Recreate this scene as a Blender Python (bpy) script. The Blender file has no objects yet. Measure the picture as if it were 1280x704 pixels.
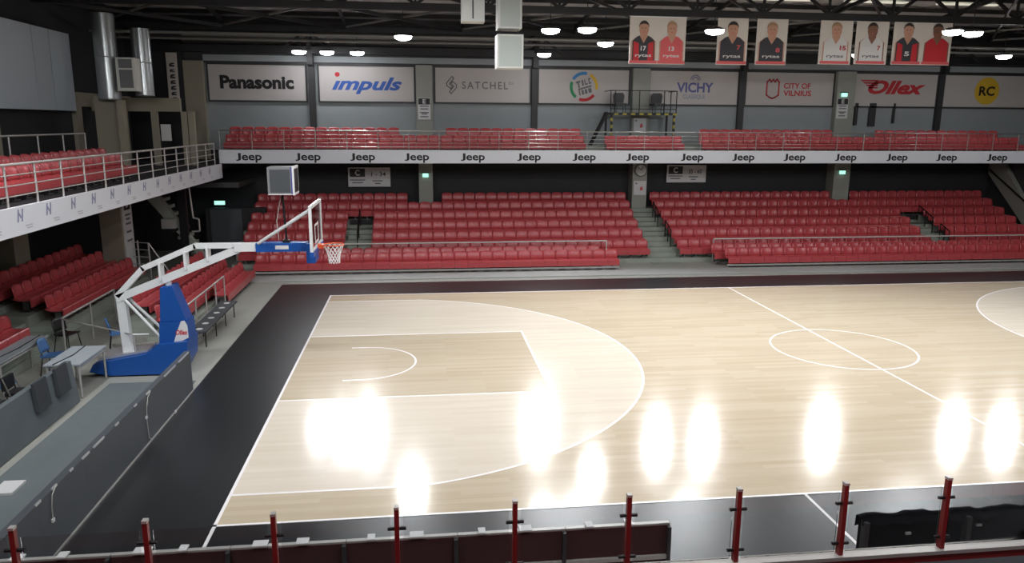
import bpy, bmesh, math, random
from mathutils import Vector, Matrix
random.seed(7)
scene = bpy.context.scene
COL = scene.collection
PI = math.pi

# ------------------------------------------------------------------ camera
def rot_axes(h, p, r):
    f = Vector((math.sin(h)*math.cos(p), math.cos(h)*math.cos(p), math.sin(p)))
    rt = Vector((math.cos(h), -math.sin(h), 0)); up = rt.cross(f)
    c, s = math.cos(r), math.sin(r)
    return rt*c+up*s, up*c-rt*s, f
cam = bpy.data.cameras.new('camera'); camo = bpy.data.objects.new('camera', cam); COL.objects.link(camo)
cam.sensor_width = 36.0; cam.lens = 947.33/1280*36.0; cam.clip_end = 200
R_, U_, F_ = rot_axes(0.1218, -0.2067, 0.0063)
M_ = Matrix((R_, U_, -F_)).transposed().to_4x4(); M_.translation = Vector((3.0191, -10.5131, 5.766))
camo.matrix_world = M_
scene.camera = camo
# ------------------------------------------------------------------ world, exposure
w = bpy.data.worlds.new('hall_air'); scene.world = w; w.use_nodes = True
w.node_tree.nodes['Background'].inputs[0].default_value = (0.75, 0.85, 1.0, 1)
w.node_tree.nodes['Background'].inputs[1].default_value = 0.02
scene.view_settings.view_transform = 'Standard'
try: scene.view_settings.look = 'None'
except Exception: pass
scene.view_settings.exposure = 0.0; scene.view_settings.gamma = 1.0
scene.view_settings.use_curve_mapping = False
LAMP_W = 146.0      # watts of each court high-bay lamp
LENS = 30.0         # glow of a lamp lens

# ------------------------------------------------------------------ materials
MATS = {}
def mat(name, col, rough=0.6, metal=0.0, var=0.0, scale=6.0, bump=0.0, coat=0.0, spec=0.5, emit=None, estr=0.0, stretch=None):
    m = bpy.data.materials.new(name); m.use_nodes = True; nt = m.node_tree; b = nt.nodes['Principled BSDF']
    b.inputs['Base Color'].default_value = (*col, 1); b.inputs['Roughness'].default_value = rough
    b.inputs['Metallic'].default_value = metal; b.inputs['Specular IOR Level'].default_value = spec
    b.inputs['Coat Weight'].default_value = coat
    if emit:
        b.inputs['Emission Color'].default_value = (*emit, 1); b.inputs['Emission Strength'].default_value = estr
    if var or bump:
        tc = nt.nodes.new('ShaderNodeTexCoord'); mp = nt.nodes.new('ShaderNodeMapping'); nz = nt.nodes.new('ShaderNodeTexNoise')
        nz.inputs['Scale'].default_value = scale; nz.inputs['Detail'].default_value = 5
        if stretch: mp.inputs['Scale'].default_value = stretch
        nt.links.new(tc.outputs['Object'], mp.inputs[0]); nt.links.new(mp.outputs[0], nz.inputs[0])
        if var:
            mx = nt.nodes.new('ShaderNodeMix'); mx.data_type = 'RGBA'
            mx.inputs[6].default_value = (*[c*(1-var) for c in col], 1); mx.inputs[7].default_value = (*[min(1, c*(1+var)) for c in col], 1)
            nt.links.new(nz.outputs[0], mx.inputs[0]); nt.links.new(mx.outputs[2], b.inputs['Base Color'])
        if bump:
            bp = nt.nodes.new('ShaderNodeBump'); bp.inputs['Strength'].default_value = bump; bp.inputs['Distance'].default_value = 0.02
            nt.links.new(nz.outputs[0], bp.inputs['Height']); nt.links.new(bp.outputs[0], b.inputs['Normal'])
    MATS[name] = m
    return m
def wood_mat(name, c1, c2, rough, gain=1.0):
    """strip parquet: narrow boards along X, each with its own tone, fine grain along the board"""
    m = bpy.data.materials.new(name); m.use_nodes = True; nt = m.node_tree; b = nt.nodes['Principled BSDF']; N = nt.nodes.new; K = nt.links.new
    tc = N('ShaderNodeTexCoord')
    br = N('ShaderNodeTexBrick'); br.inputs['Scale'].default_value = 1.0
    br.inputs['Brick Width'].default_value = 2.2; br.inputs['Row Height'].default_value = 0.13
    br.inputs['Mortar Size'].default_value = 0.0; br.offset = 0.37
    br.inputs['Color1'].default_value = (0, 0, 0, 1); br.inputs['Color2'].default_value = (1, 1, 1, 1)
    K(tc.outputs['Object'], br.inputs[0])
    mp = N('ShaderNodeMapping'); mp.inputs['Scale'].default_value = (0.35, 5.0, 1); K(tc.outputs['Object'], mp.inputs[0])
    nz = N('ShaderNodeTexNoise'); nz.inputs['Scale'].default_value = 2.0; nz.inputs['Detail'].default_value = 6; K(mp.outputs[0], nz.inputs[0])
    ad = N('ShaderNodeMath'); ad.operation = 'MULTIPLY_ADD'; ad.inputs[1].default_value = 0.45; K(br.outputs[0], ad.inputs[0])
    ml = N('ShaderNodeMath'); ml.operation = 'MULTIPLY'; ml.inputs[1].default_value = 0.6; K(nz.outputs[0], ml.inputs[0]); K(ml.outputs[0], ad.inputs[2])
    mx = N('ShaderNodeMix'); mx.data_type = 'RGBA'; mx.inputs[6].default_value = (*c1, 1); mx.inputs[7].default_value = (*c2, 1)
    K(ad.outputs[0], mx.inputs[0]); K(mx.outputs[2], b.inputs['Base Color'])
    b.inputs['Roughness'].default_value = rough; b.inputs['Specular IOR Level'].default_value = 0.5
    MATS[name] = m
wood_mat('parquet', (0.465, 0.382, 0.262), (0.585, 0.508, 0.392), 0.135)
wood_mat('parquet_pale', (0.62, 0.545, 0.445), (0.72, 0.655, 0.56), 0.145)
mat('line_white', (0.86, 0.84, 0.84), 0.25)
mat('border_black', (0.011, 0.0125, 0.0145), 0.31, var=0.15, scale=1.5)
mat('concrete', (0.30, 0.305, 0.275), 0.55, var=0.12, scale=1.2)
mat('concrete_light', (0.36, 0.37, 0.36), 0.6, var=0.08, scale=2)
mat('floor_grey', (0.12, 0.145, 0.15), 0.85, var=0.12, scale=3)
mat('step_concrete', (0.30, 0.33, 0.285), 0.7, var=0.15, scale=3)
mat('seat_red', (0.47, 0.068, 0.076), 0.29, var=0.10, scale=1.3)
mat('seat_metal', (0.16, 0.16, 0.16), 0.45, metal=0.6)
mat('white_paint', (0.62, 0.64, 0.64), 0.4, var=0.04, scale=3)
mat('fascia_white', (0.72, 0.75, 0.80), 0.5, var=0.03, scale=1)
mat('board_white', (0.50, 0.475, 0.46), 0.55, var=0.04, scale=0.8)
mat('frame_dark', (0.03, 0.03, 0.032), 0.5, var=0.1)
mat('print_black', (0.008, 0.008, 0.01), 0.6)
mat('print_blue', (0.03, 0.10, 0.38), 0.6)
mat('print_navy', (0.05, 0.06, 0.25), 0.6)
mat('print_violet', (0.10, 0.11, 0.30), 0.6)
mat('print_mauve', (0.25, 0.26, 0.40), 0.6)
mat('panel_white', (0.46, 0.53, 0.60), 0.6, var=0.03, scale=1)
mat('print_red', (0.50, 0.02, 0.03), 0.6)
mat('print_rose', (0.62, 0.10, 0.11), 0.6)
mat('print_yellow', (0.65, 0.42, 0.03), 0.6)
mat('print_green', (0.02, 0.24, 0.10), 0.6)
mat('print_sky', (0.04, 0.22, 0.50), 0.6)
mat('print_grey', (0.14, 0.14, 0.15), 0.6)
mat('print_faint', (0.50, 0.50, 0.54), 0.6)
mat('print_dark', (0.035, 0.035, 0.045), 0.6)
mat('print_skin', (0.50, 0.27, 0.19), 0.6, var=0.08, scale=5)
mat('print_skin_dark', (0.22, 0.10, 0.065), 0.6, var=0.08, scale=5)
mat('print_hair', (0.03, 0.022, 0.018), 0.7)
mat('print_fair', (0.34, 0.22, 0.12), 0.7)
mat('fabric_white', (0.62, 0.58, 0.54), 0.7, var=0.03, scale=2)
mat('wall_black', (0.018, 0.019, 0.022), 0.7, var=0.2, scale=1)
mat('wall_grey', (0.30, 0.33, 0.34), 0.65, var=0.06, scale=0.7)
mat('wall_upper', (0.05, 0.05, 0.05), 0.7, var=0.2, scale=0.9)
mat('wall_beige', (0.30, 0.275, 0.21), 0.7, var=0.08, scale=1)
mat('column_grey', (0.30, 0.31, 0.275), 0.65, var=0.06, scale=2)
mat('truss_black', (0.010, 0.010, 0.011), 0.5, var=0.2)
mat('deck_grey', (0.55, 0.56, 0.56), 0.6, var=0.15, scale=0.7)
mat('girt_grey', (0.20, 0.20, 0.19), 0.5, var=0.1)
mat('steel', (0.45, 0.45, 0.43), 0.3, metal=0.9)
mat('rail_pale', (0.62, 0.61, 0.57), 0.4, metal=0.2)
mat('rail_grey', (0.48, 0.47, 0.45), 0.4, metal=0.35)
mat('galvanised', (0.42, 0.44, 0.44), 0.28, metal=0.85, var=0.1, scale=4)
mat('pad_blue', (0.008, 0.07, 0.30), 0.38, var=0.06, scale=3)
mat('rim_orange', (0.75, 0.11, 0.03), 0.4)
mat('net_white', (0.80, 0.80, 0.80), 0.8)
mat('black_metal', (0.012, 0.012, 0.013), 0.45, metal=0.3)
mat('black_cloth', (0.005, 0.005, 0.006), 1.0, spec=0.05, var=0.3, scale=5, bump=0.3)
mat('black_plastic', (0.014, 0.014, 0.016), 0.4)
mat('pad_grey', (0.045, 0.050, 0.056), 0.7, var=0.1, scale=6)
mat('panel_grey', (0.105, 0.125, 0.135), 0.75, var=0.08, scale=3)
mat('led_grey', (0.060, 0.070, 0.080), 0.5, var=0.05, scale=2)
mat('led_back', (0.060, 0.022, 0.024), 0.7, spec=0.2, var=0.15, scale=4)  # red reflection of the rail glass is put into this panel colour
mat('aluminium', (0.70, 0.71, 0.72), 0.3, metal=0.7)
mat('post_red', (0.22, 0.012, 0.012), 0.4, var=0.08, scale=8)
mat('chair_blue', (0.06, 0.16, 0.36), 0.45)
mat('desk_grey', (0.36, 0.40, 0.43), 0.4, var=0.04)
mat('speaker_white', (0.66, 0.68, 0.64), 0.5)
mat('speaker_grille', (0.48, 0.53, 0.50), 0.6, var=0.1, scale=60)
mat('clock_grey', (0.17, 0.175, 0.18), 0.5)
mat('sign_black', (0.012, 0.012, 0.012), 0.5)
mat('sign_white', (0.62, 0.62, 0.62), 0.5)
mat('hazard_yellow', (0.30, 0.26, 0.03), 0.5)
mat('lamp_lens', (0.9, 0.9, 0.9), 0.4, emit=(0.95, 0.96, 1.0), estr=LENS)
mat('exit_glow', (0.4, 0.8, 0.65), 0.4, emit=(0.45, 1.0, 0.78), estr=1.1)
mat('sky_strip', (0.7, 0.7, 0.6), 0.5, emit=(1.0, 0.96, 0.78), estr=0.55)
def glass_mat(name, tint, refl):
    m = bpy.data.materials.new(name); m.use_nodes = True; nt = m.node_tree; nt.nodes.clear(); N = nt.nodes.new; K = nt.links.new
    out = N('ShaderNodeOutputMaterial'); tr = N('ShaderNodeBsdfTransparent'); gl = N('ShaderNodeBsdfGlossy'); mx = N('ShaderNodeMixShader'); fr = N('ShaderNodeFresnel')
    tr.inputs[0].default_value = (*tint, 1); gl.inputs['Roughness'].default_value = 0.03; fr.inputs[0].default_value = refl
    K(fr.outputs[0], mx.inputs[0]); K(tr.outputs[0], mx.inputs[1]); K(gl.outputs[0], mx.inputs[2]); K(mx.outputs[0], out.inputs[0])
    MATS[name] = m
glass_mat('rail_glass', (0.90, 0.91, 0.91), 1.33)
glass_mat('board_glass', (0.84, 0.85, 0.88), 1.45)

# ------------------------------------------------------------------ mesh helpers
W = {}
class MB:
    def __init__(s): s.v = []; s.f = []; s.sm = []; s.mi = []; s.cur = 0
    def add(s, vs, fs, smooth=False):
        o = len(s.v); s.v += [Vector(v) for v in vs]
        for f in fs: s.f.append([i+o for i in f]); s.sm.append(smooth); s.mi.append(s.cur)
        return s
    def box(s, x0, x1, y0, y1, z0, z1):
        return s.add([(x0,y0,z0),(x1,y0,z0),(x1,y1,z0),(x0,y1,z0),(x0,y0,z1),(x1,y0,z1),(x1,y1,z1),(x0,y1,z1)],
                     [(0,3,2,1),(4,5,6,7),(0,1,5,4),(1,2,6,5),(2,3,7,6),(3,0,4,7)])
    def bar(s, p, q, w, h, up=(0,0,1)):
        p, q = Vector(p), Vector(q); d = (q-p).normalized(); u = Vector(up)
        if abs(d.dot(u)) > 0.98: u = Vector((0,1,0))
        a = d.cross(u).normalized()*(w/2); b = a.cross(d).normalized()*(h/2)
        return s.add([p-a-b,p+a-b,p+a+b,p-a+b,q-a-b,q+a-b,q+a+b,q-a+b],
                     [(0,3,2,1),(4,5,6,7),(0,1,5,4),(1,2,6,5),(2,3,7,6),(3,0,4,7)])
    def tube(s, p, q, r, n=8, r2=None, caps=True):
        p, q = Vector(p), Vector(q); d = (q-p).normalized(); u = Vector((0,0,1)) if abs(d.z) < 0.95 else Vector((1,0,0))
        a = d.cross(u).normalized(); b = d.cross(a); r2 = r if r2 is None else r2
        vs = [p+(a*math.cos(2*PI*i/n)+b*math.sin(2*PI*i/n))*r for i in range(n)]+[q+(a*math.cos(2*PI*i/n)+b*math.sin(2*PI*i/n))*r2 for i in range(n)]
        s.add(vs, [(i,i+n,(i+1)%n+n,(i+1)%n) for i in range(n)], n > 5)
        if caps: s.add(vs[:n], [tuple(range(n))]); s.add(vs[n:], [tuple(reversed(range(n)))])
        return s
    def path(s, pts, r, n=6):
        for a, b in zip(pts[:-1], pts[1:]): s.tube(a, b, r, n)
        return s
    def prism(s, poly, axis, a, b):
        """poly: 2D outline; axis 'x': (y,z), 'y': (x,z), 'z': (x,y)"""
        def P(u, v, t): return {'x': (t,u,v), 'y': (u,t,v), 'z': (u,v,t)}[axis]
        n = len(poly); vs = [P(u,v,a) for u,v in poly]+[P(u,v,b) for u,v in poly]
        return s.add(vs, [tuple(range(n)), tuple(range(2*n-1, n-1, -1))]+[(i,i+n,(i+1)%n+n,(i+1)%n) for i in range(n)])
    def torus(s, c, R, r, n=24, k=6, axis='z'):
        vs = []
        for i in range(n):
            t = 2*PI*i/n
            for j in range(k):
                u = 2*PI*j/k; rr = R+r*math.cos(u); a, b, h = rr*math.cos(t), rr*math.sin(t), r*math.sin(u)
                vs.append(Vector(c)+Vector({'z': (a,b,h), 'y': (a,h,b), 'x': (h,a,b)}[axis]))
        return s.add(vs, [(i*k+j, ((i+1)%n)*k+j, ((i+1)%n)*k+(j+1)%k, i*k+(j+1)%k) for i in range(n) for j in range(k)], True)
    def mesh(s, name, mats, off=(0,0,0)):
        me = bpy.data.meshes.new(name); o = Vector(off)
        me.from_pydata([tuple(v-o) for v in s.v], [], s.f)
        for m in (mats if isinstance(mats, (list, tuple)) else [mats]): me.materials.append(MATS[m])
        me.polygons.foreach_set('use_smooth', s.sm); me.polygons.foreach_set('material_index', s.mi)
        bm = bmesh.new(); bm.from_mesh(me); bmesh.ops.recalc_face_normals(bm, faces=bm.faces); bm.to_mesh(me); bm.free()
        me.update(); return me
    def build(s, name, mats, parent=None, loc=None):
        if parent is not None: off = W[parent.name]
        elif loc is not None: off = Vector(loc)
        else:
            xs = [v.x for v in s.v]; ys = [v.y for v in s.v]; zs = [v.z for v in s.v]
            off = Vector(((min(xs)+max(xs))/2, (min(ys)+max(ys))/2, min(zs)))
        o = bpy.data.objects.new(name, s.mesh(name, mats, off)); COL.objects.link(o)
        if parent is not None: o.parent = parent
        else: o.location = off
        W[o.name] = Vector(off)
        return o
def tag(o, label=None, cat=None, group=None, kind=None):
    if label: o['label'] = label
    if cat: o['category'] = cat
    if group: o['group'] = group
    if kind: o['kind'] = kind
    return o
def thing(name, label, cat, loc=(0,0,0), rz=0.0, group=None):
    o = bpy.data.objects.new(name, None); o.empty_display_size = 0.1; COL.objects.link(o); o.location = loc; o.rotation_euler = (0,0,rz)
    W[o.name] = Vector(loc) if not rz else Vector((0,0,0))
    return tag(o, label, cat, group)
def struct(mb, name, mats, parent=None):
    o = mb.build(name, mats, parent, loc=None if parent else (0,0,0))
    if parent is None: o['kind'] = 'structure'
    return o
def copy_tree(o, parent=None):
    c = o.copy(); COL.objects.link(c); c.parent = parent; W[c.name] = W[o.name]
    for ch in list(o.children): copy_tree(ch, c)
    return c
def box(*a): return MB().box(*a)

_fc = {}
def text_geo(body, bold=0.0, shear=0.0):
    key = (body, bold, shear)
    if key in _fc: return _fc[key]
    cu = bpy.data.curves.new('t', 'FONT'); cu.body = body; cu.size = 1.0; cu.offset = bold; cu.shear = shear; cu.resolution_u = 3; cu.space_character = 1.25 if body == 'SATCHEL' else 1.0; cu.fill_mode = 'FRONT'
    ob = bpy.data.objects.new('t', cu); COL.objects.link(ob)
    me = bpy.data.meshes.new_from_object(ob)
    vs = [tuple(v.co) for v in me.vertices]; fs = [tuple(p.vertices) for p in me.polygons]
    bpy.data.objects.remove(ob); bpy.data.curves.remove(cu); bpy.data.meshes.remove(me)
    x0, x1 = min(v[0] for v in vs), max(v[0] for v in vs); y0, y1 = min(v[1] for v in vs), max(v[1] for v in vs)
    _fc[key] = ([((v[0]-x0)/(x1-x0)-.5, (v[1]-y0)/(y1-y0)-.5) for v in vs], fs)
    return _fc[key]
def face_pt(face, c, u, v, t=0.0):
    """u to the right and v up as seen by someone looking at the face; t is lift off the face"""
    c = Vector(c)
    if face == '-y': return c+Vector((u, -t, v))
    if face == '+x': return c+Vector((t, u, v))
def text(mb, body, c, w_, h_, face='-y', bold=0.0, shear=0.0, t=0.0):
    vs, fs = text_geo(body, bold, shear)
    return mb.add([face_pt(face, c, u*w_, v*h_, t) for u, v in vs], fs)
def poly(mb, pts, c, face='-y', t=0.0):
    return mb.add([face_pt(face, c, u, v, t) for u, v in pts], [tuple(range(len(pts)))])
def ell(cx, cy, a, b, n=20): return [(cx+a*math.cos(2*PI*i/n), cy+b*math.sin(2*PI*i/n)) for i in range(n)]
ORD = ['first','second','third','fourth','fifth','sixth','seventh','eighth','ninth','tenth','eleventh','twelfth','thirteenth','fourteenth','fifteenth','sixteenth','seventeenth','eighteenth','nineteenth','twentieth']
def ordn(n):
    if n <= 20: return ORD[n-1]
    t = {2: 'twenty', 3: 'thirty', 4: 'forty'}[n//10]
    if n % 10 == 0: return {2: 'twentieth', 3: 'thirtieth', 4: 'fortieth'}[n//10]
    return t+'-'+ORD[n%10-1]

# ================================================================== SETTING
floor = struct(box(-12, 42, -18, 26, -0.3, -0.02), 'floor', 'concrete')
box(-1.95, 29.95, -2.0, 17.0, -0.02, 0.0).build('border_surface', 'border_black', floor)
box(0, 28, 0, 15, -0.01, 0.002).build('court_surface', 'parquet', floor)
# pale painted zone inside each three-point line, around the key
def zone(mirror):
    def X(x): return 28-x if mirror else x
    out = []
    ang = math.asin(6.6/6.75)
    out.append((0, 14.1))
    for i in range(41):
        a = ang-2*ang*i/40; out.append((1.575+6.75*math.cos(a), 7.5+6.75*math.sin(a)))
    out.append((0, 0.9))
    key = [(0, 5.05), (5.8, 5.05), (5.8, 9.95), (0, 9.95)]
    pts = out+key
    pts = [(X(x), y) for x, y in pts]
    m = MB(); m.prism(pts, 'z', 0.0, 0.004); return m
for mir in (0, 1): zone(mir).build('painted_zone', 'parquet_pale', floor)
Z = 0.006
def line_box(x0, x1, y0, y1): return box(x0, x1, y0, y1, 0.0, Z).build('court_line', 'line_white', floor)
line_box(-0.05, 28.05, -0.05, 0.0); line_box(-0.05, 28.05, 15.0, 15.05)
line_box(-0.05, 0.0, -0.6, 15.0); line_box(28.0, 28.05, 0, 15)
line_box(13.975, 14.025, 0, 15)
line_box(9.0, 9.05, -2.0, -0.05); line_box(18.95, 19.0, -2.0, -0.05)
def arc(cx, cy, r, a0, a1, n=48):
    m = MB(); vs = []
    for i in range(n+1):
        a = a0+(a1-a0)*i/n
        for rr in (r-0.025, r+0.025): vs.append((cx+rr*math.cos(a), cy+rr*math.sin(a), Z))
    m.add(vs, [(2*i, 2*i+1, 2*i+3, 2*i+2) for i in range(n)]); return m.build('court_line', 'line_white', floor)
arc(14, 7.5, 1.8, 0, 2*PI, 64)
for s in (0, 1):
    X = (lambda x: 28-x) if s else (lambda x: x)
    def lb(x0, x1, y0, y1): a, b = sorted((X(x0), X(x1))); line_box(a, b, y0, y1)
    ang = math.asin(6.6/6.75); xe = 1.575+6.75*math.cos(ang)
    lb(0, xe, 14.075, 14.125); lb(0, xe, 0.875, 0.925)
    lb(0, 5.8, 5.03, 5.08); lb(0, 5.8, 9.92, 9.97); lb(5.775, 5.825, 5.03, 9.97)
    lb(1.2, 1.575, 8.75, 8.8); lb(1.2, 1.575, 6.2, 6.25)
    if s: arc(X(1.575), 7.5, 6.75, PI-ang, PI+ang); arc(X(1.575), 7.5, 1.275, PI/2, 1.5*PI)
    else: arc(1.575, 7.5, 6.75, -ang, ang); arc(1.575, 7.5, 1.275, -PI/2, PI/2)
box(-3.95, -2.1, -4, 6.6, -0.02, -0.008).build('grey_floor_strip', 'floor_grey', floor)  # strip of darker bluish grey over the concrete behind the left board
box(-4.0, 42, 17.55, 18.62, -0.02, 0.02).build('front_plinth', 'concrete_light', floor)

# far wall with its upper panels, columns
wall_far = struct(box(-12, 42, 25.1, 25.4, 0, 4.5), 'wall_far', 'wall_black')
box(-6.2, 36, 25.06, 25.12, 4.5, 8.25).build('grey_cladding', 'wall_grey', wall_far)
box(-6.2, 36, 24.98, 25.14, 8.24, 8.30).build('cladding_rail', 'frame_dark', wall_far)
box(-6.2, 36, 24.96, 25.14, 8.32, 8.58).build('cladding_cap', 'wall_grey', wall_far); box(-8, 38, 24.5, 24.75, 8.66, 8.95).build('eaves_beam', 'truss_black', wall_far)
box(-12, 42, 25.1, 25.4, 4.5, 10.0).build('upper_cladding', 'wall_upper', wall_far)
for z in (9.05, 9.35, 9.7): box(-12, 42, 24.95, 25.1, z, z+0.13).build('girt', 'girt_grey', wall_far)
for x in (-1.63, 8.35, 18.27, 28.45): box(x-0.14, x+0.14, 24.86, 25.08, 4.5, 8.6).build('black_stanchion', 'frame_dark', wall_far)
for x0, x1 in ((-6.98, -6.18),): box(x0, x1, 24.7, 25.1, 4.1, 8.3).build('corner_column', 'wall_beige', wall_far)
for x0, x1 in ((2.95, 3.68), (12.92, 13.72), (22.96, 23.88)):
    box(x0, x1, 24.72, 25.1, 4.5, 8.25).build('upper_column', 'column_grey', wall_far)
    box(x0+0.05, x1-0.05, 24.4, 25.1, 1.6, 4.2).build('lower_column', 'column_grey', wall_far)
# thin black hangers under the red-lettered board
for x, wd, z0 in ((24.1, 0.16, 5.75), (24.85, 0.34, 5.7), (26.1, 0.10, 5.85)): box(x, x+wd, 24.95, 25.05, z0, 6.8).build('hanging_strap', 'frame_dark', wall_far)

wall_left = struct(box(-9.6, -9.3, -18, 25.4, 4.0, 12.4), 'wall_left', 'wall_black')
box(-9.32, -9.2, 18.6, 25.1, 6.25, 6.75).build('lintel', 'wall_beige', wall_left)
for y0, y1 in ((4.0, 5.2), (13.0, 13.8), (19.0, 19.5), (21.4, 21.9), (23.6, 24.0)): box(-9.32, -9.15, y0, y1, 4.1, 6.3).build('door_pier', 'wall_beige', wall_left)
wall_left_low = struct(box(-9.4, -9.2, -18, 25.1, 0, 4.0), 'wall_left_lower', 'wall_black')
wall_right = struct(box(40, 40.3, -18, 25.4, 0, 12.4), 'wall_right', 'wall_upper')
wall_near = struct(box(-12, 42, -18.3, -18, 0, 11.6), 'wall_near', 'wall_upper')
far_lobby = struct(box(-9.3, -7.0, 24.7, 25.1, 4.1, 10.0), 'wall_corner', 'wall_black')

# ceiling: corrugated deck on a shallow two-pitch roof
def roof_z(y): return 10.0+(25.4-y)*0.105 if y > 3.7 else 10.0+21.7*0.105-(3.7-y)*0.105
m = MB()
for y0, y1 in ((25.4, 3.7), (3.7, -18.3)):
    n = 109; vs = []
    for y in (y0, y1): vs += [(-12+i*0.5, y, roof_z(y)+(0.07 if i % 2 else 0)) for i in range(n)]
    m.add(vs, [(i, i+1, i+1+n, i+n) for i in range(n-1)])
ceiling = struct(m, 'ceiling', 'deck_grey')
for x in range(-8, 38, 4): box(x, x+2.6, 19.35, 19.65, roof_z(19.5)-0.06, roof_z(19.5)-0.02).build('skylight_strip', 'sky_strip', ceiling)
def truss(y):
    zt = roof_z(y)-0.28
    MB().box(-12, 42, y-0.11, y+0.11, 9.50, 9.74).build('bottom_chord', 'truss_black', ceiling)
    MB().box(-12, 42, y-0.10, y+0.10, zt, zt+0.18).build('top_chord', 'truss_black', ceiling)
    if zt < 10.0: return
    x = -12
    while x < 41:
        mm = MB(); mm.bar((x, y, 9.7), (x+1.25, y, zt), 0.10, 0.10); mm.bar((x+1.25, y, zt), (x+2.5, y, 9.7), 0.10, 0.10)
        mm.bar((x, y, 9.7), (x, y, zt), 0.08, 0.08)
        mm.build('truss_web', 'truss_black', ceiling); x += 2.5
for y in (3.0, 10.0, 17.0, 24.0): truss(y)
for y in (13.5, 15.2, 18.6, 20.3, 21.9, 23.2): MB().bar((-12, y, roof_z(y)-0.10), (42, y, roof_z(y)-0.10), 0.12, 0.16).build('purlin', 'truss_black', ceiling)
for x in range(-10, 42, 5):
    MB().bar((x, 17, 10.55), (x, 24, 9.85), 0.12, 0.14).build('rafter', 'truss_black', ceiling)
    MB().bar((x, 10, 9.72), (x+5, 17, 9.72), 0.07, 0.07).build('wind_brace', 'truss_black', ceiling)
    MB().bar((x+5, 17, 9.72), (x, 24, 9.72), 0.07, 0.07).build('wind_brace', 'girt_grey', ceiling)
    MB().bar((x, 17, 9.66), (x+5, 24, 9.66), 0.09, 0.12).build('tie_beam', 'truss_black', ceiling)
for x in (-1.63, 8.35, 18.27, 28.45):
    mm = MB().bar((x, 24, 9.5), (x, 24.95, 8.4), 0.16, 0.16); mm.box(x-0.12, x+0.12, 24.6, 24.9, 8.2, 9.6); mm.build('roof_bracket', 'truss_black', ceiling)
    MB().bar((x, 24, 9.55), (x-1.1, 24, 8.75), 0.09, 0.09).build('knee_brace', 'truss_black', ceiling)
    MB().bar((x, 24, 9.55), (x+1.1, 24, 8.75), 0.09, 0.09).build('knee_brace', 'truss_black', ceiling)
for yy in (20.5, 22.6): MB().tube((-9, yy, 9.0), (38, yy, 9.0), 0.05, 8).build('conduit', 'girt_grey', ceiling)

# far grandstand terrace
RY0, RZ0, RD, RR = 20.24, 0.16, 0.80, 0.335
m = MB()
prof = [(20.24, -0.02)]
for k in range(6): prof += [(RY0+RD*k, RZ0+RR*k), (RY0+RD*(k+1), RZ0+RR*k)]
prof[-1] = (25.1, RZ0+RR*5); prof += [(25.1, -0.02)]
m.prism(prof, 'x', -4.45, 31.6)
terrace = struct(m, 'grandstand_terrace', 'step_concrete')
# half steps in the aisles
for ax0, ax1, n in ((-0.05, 0.98, 4), (12.7, 13.95, 6), (25.8, 26.9, 4)):
    for k in range(n):
        box(ax0, ax1, RY0+RD*k-0.38, RY0+RD*k, max(0, RZ0+RR*(k-1)), RZ0+RR*k-RR/2+0.001).build('aisle_step', 'step_concrete', terrace)
# dark vomitory headers over the two short aisles
for ax0, ax1 in ((-0.05, 0.98), (25.8, 26.9)): box(ax0, ax1, RY0+RD*4-0.12, RY0+RD*4-0.01, RZ0+RR*3+0.16, RZ0+RR*4+0.02).build('aisle_header', 'wall_black', terrace)
# balcony of the far side
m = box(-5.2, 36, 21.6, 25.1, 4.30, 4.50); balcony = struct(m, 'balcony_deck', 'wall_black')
box(-5.0, 36, 22.75, 25.1, 4.5, 4.79).build('balcony_step', 'step_concrete', balcony)
m = box(-4.95, 33.0, 21.5, 21.6, 4.09, 4.63); fascia = struct(m, 'trim_1', 'fascia_white')
lg = MB()
for x in (-3.8, -1.47, .72, 2.93, 5.25, 7.62, 9.99, 12.33, 14.75, 17.07, 19.42, 21.82, 24.26, 26.66, 29.15, 31.6):
    q = text(MB(), 'J', (x-0.40, 21.5, 4.345), 0.20, 0.31, bold=0.03, t=0.004)
    text(q, 'eep', (x+0.12, 21.5, 4.27), 0.78, 0.32, bold=0.025, t=0.004).build('lettering', 'print_black', fascia)
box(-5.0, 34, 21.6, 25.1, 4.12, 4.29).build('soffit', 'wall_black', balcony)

# left grandstand
m = MB()
m.box(-5.12, -4.28, 10.6, 18.2, -0.02, 0.36); m.box(-9.2, -6.28, 3.0, 19.0, -0.02, 0.20)
for ya, yb in ((9.9, 16.1), (3.0, 8.5)): m.box(-9.2, -6.32, ya, min(16.4, yb+0.3), 0.20, 0.48); m.box(-9.2, -7.12, ya, yb, 0.48, 0.76); m.box(-9.2, -7.90, ya, yb, 0.76, 0.95)
m.box(-9.2, -6.6, 8.5, 9.9, 0.2, 0.34); m.box(-9.2, -7.2, 8.5, 9.9, 0.34, 0.60); m.box(-9.2, -7.9, 8.5, 9.9, 0.6, 0.8)
m.box(-4.28, -3.55, 10.0, 18.2, -0.02, 0.09)
left_terrace = struct(m, 'left_terrace', 'step_concrete')
box(-9.3, -4.9, 0, 24.7, 3.86, 4.06).build('left_balcony_deck', 'wall_black', left_terrace)
box(-9.3, -6.25, 3, 15.2, 4.06, 4.18).build('left_balcony_step', 'step_concrete', left_terrace)
box(-7.6, -6.92, 16.12, 17.15, 0.2, 3.9).build('pillar', 'wall_beige', left_terrace)
for y in (4.0, 12.4): box(-9.15, -8.5, y, y+0.85, 0.9, 3.9).build('pillar', 'wall_beige', left_terrace)
for x in (-8.2, -7.0): box(x, x+0.25, 0, 20.5, 3.55, 3.86).build('soffit_beam', 'wall_beige', left_terrace)
m = box(-4.92, -4.84, 0, 21.4, 3.52, 4.08); lf = struct(m, 'trim_2', 'fascia_white')
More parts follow.
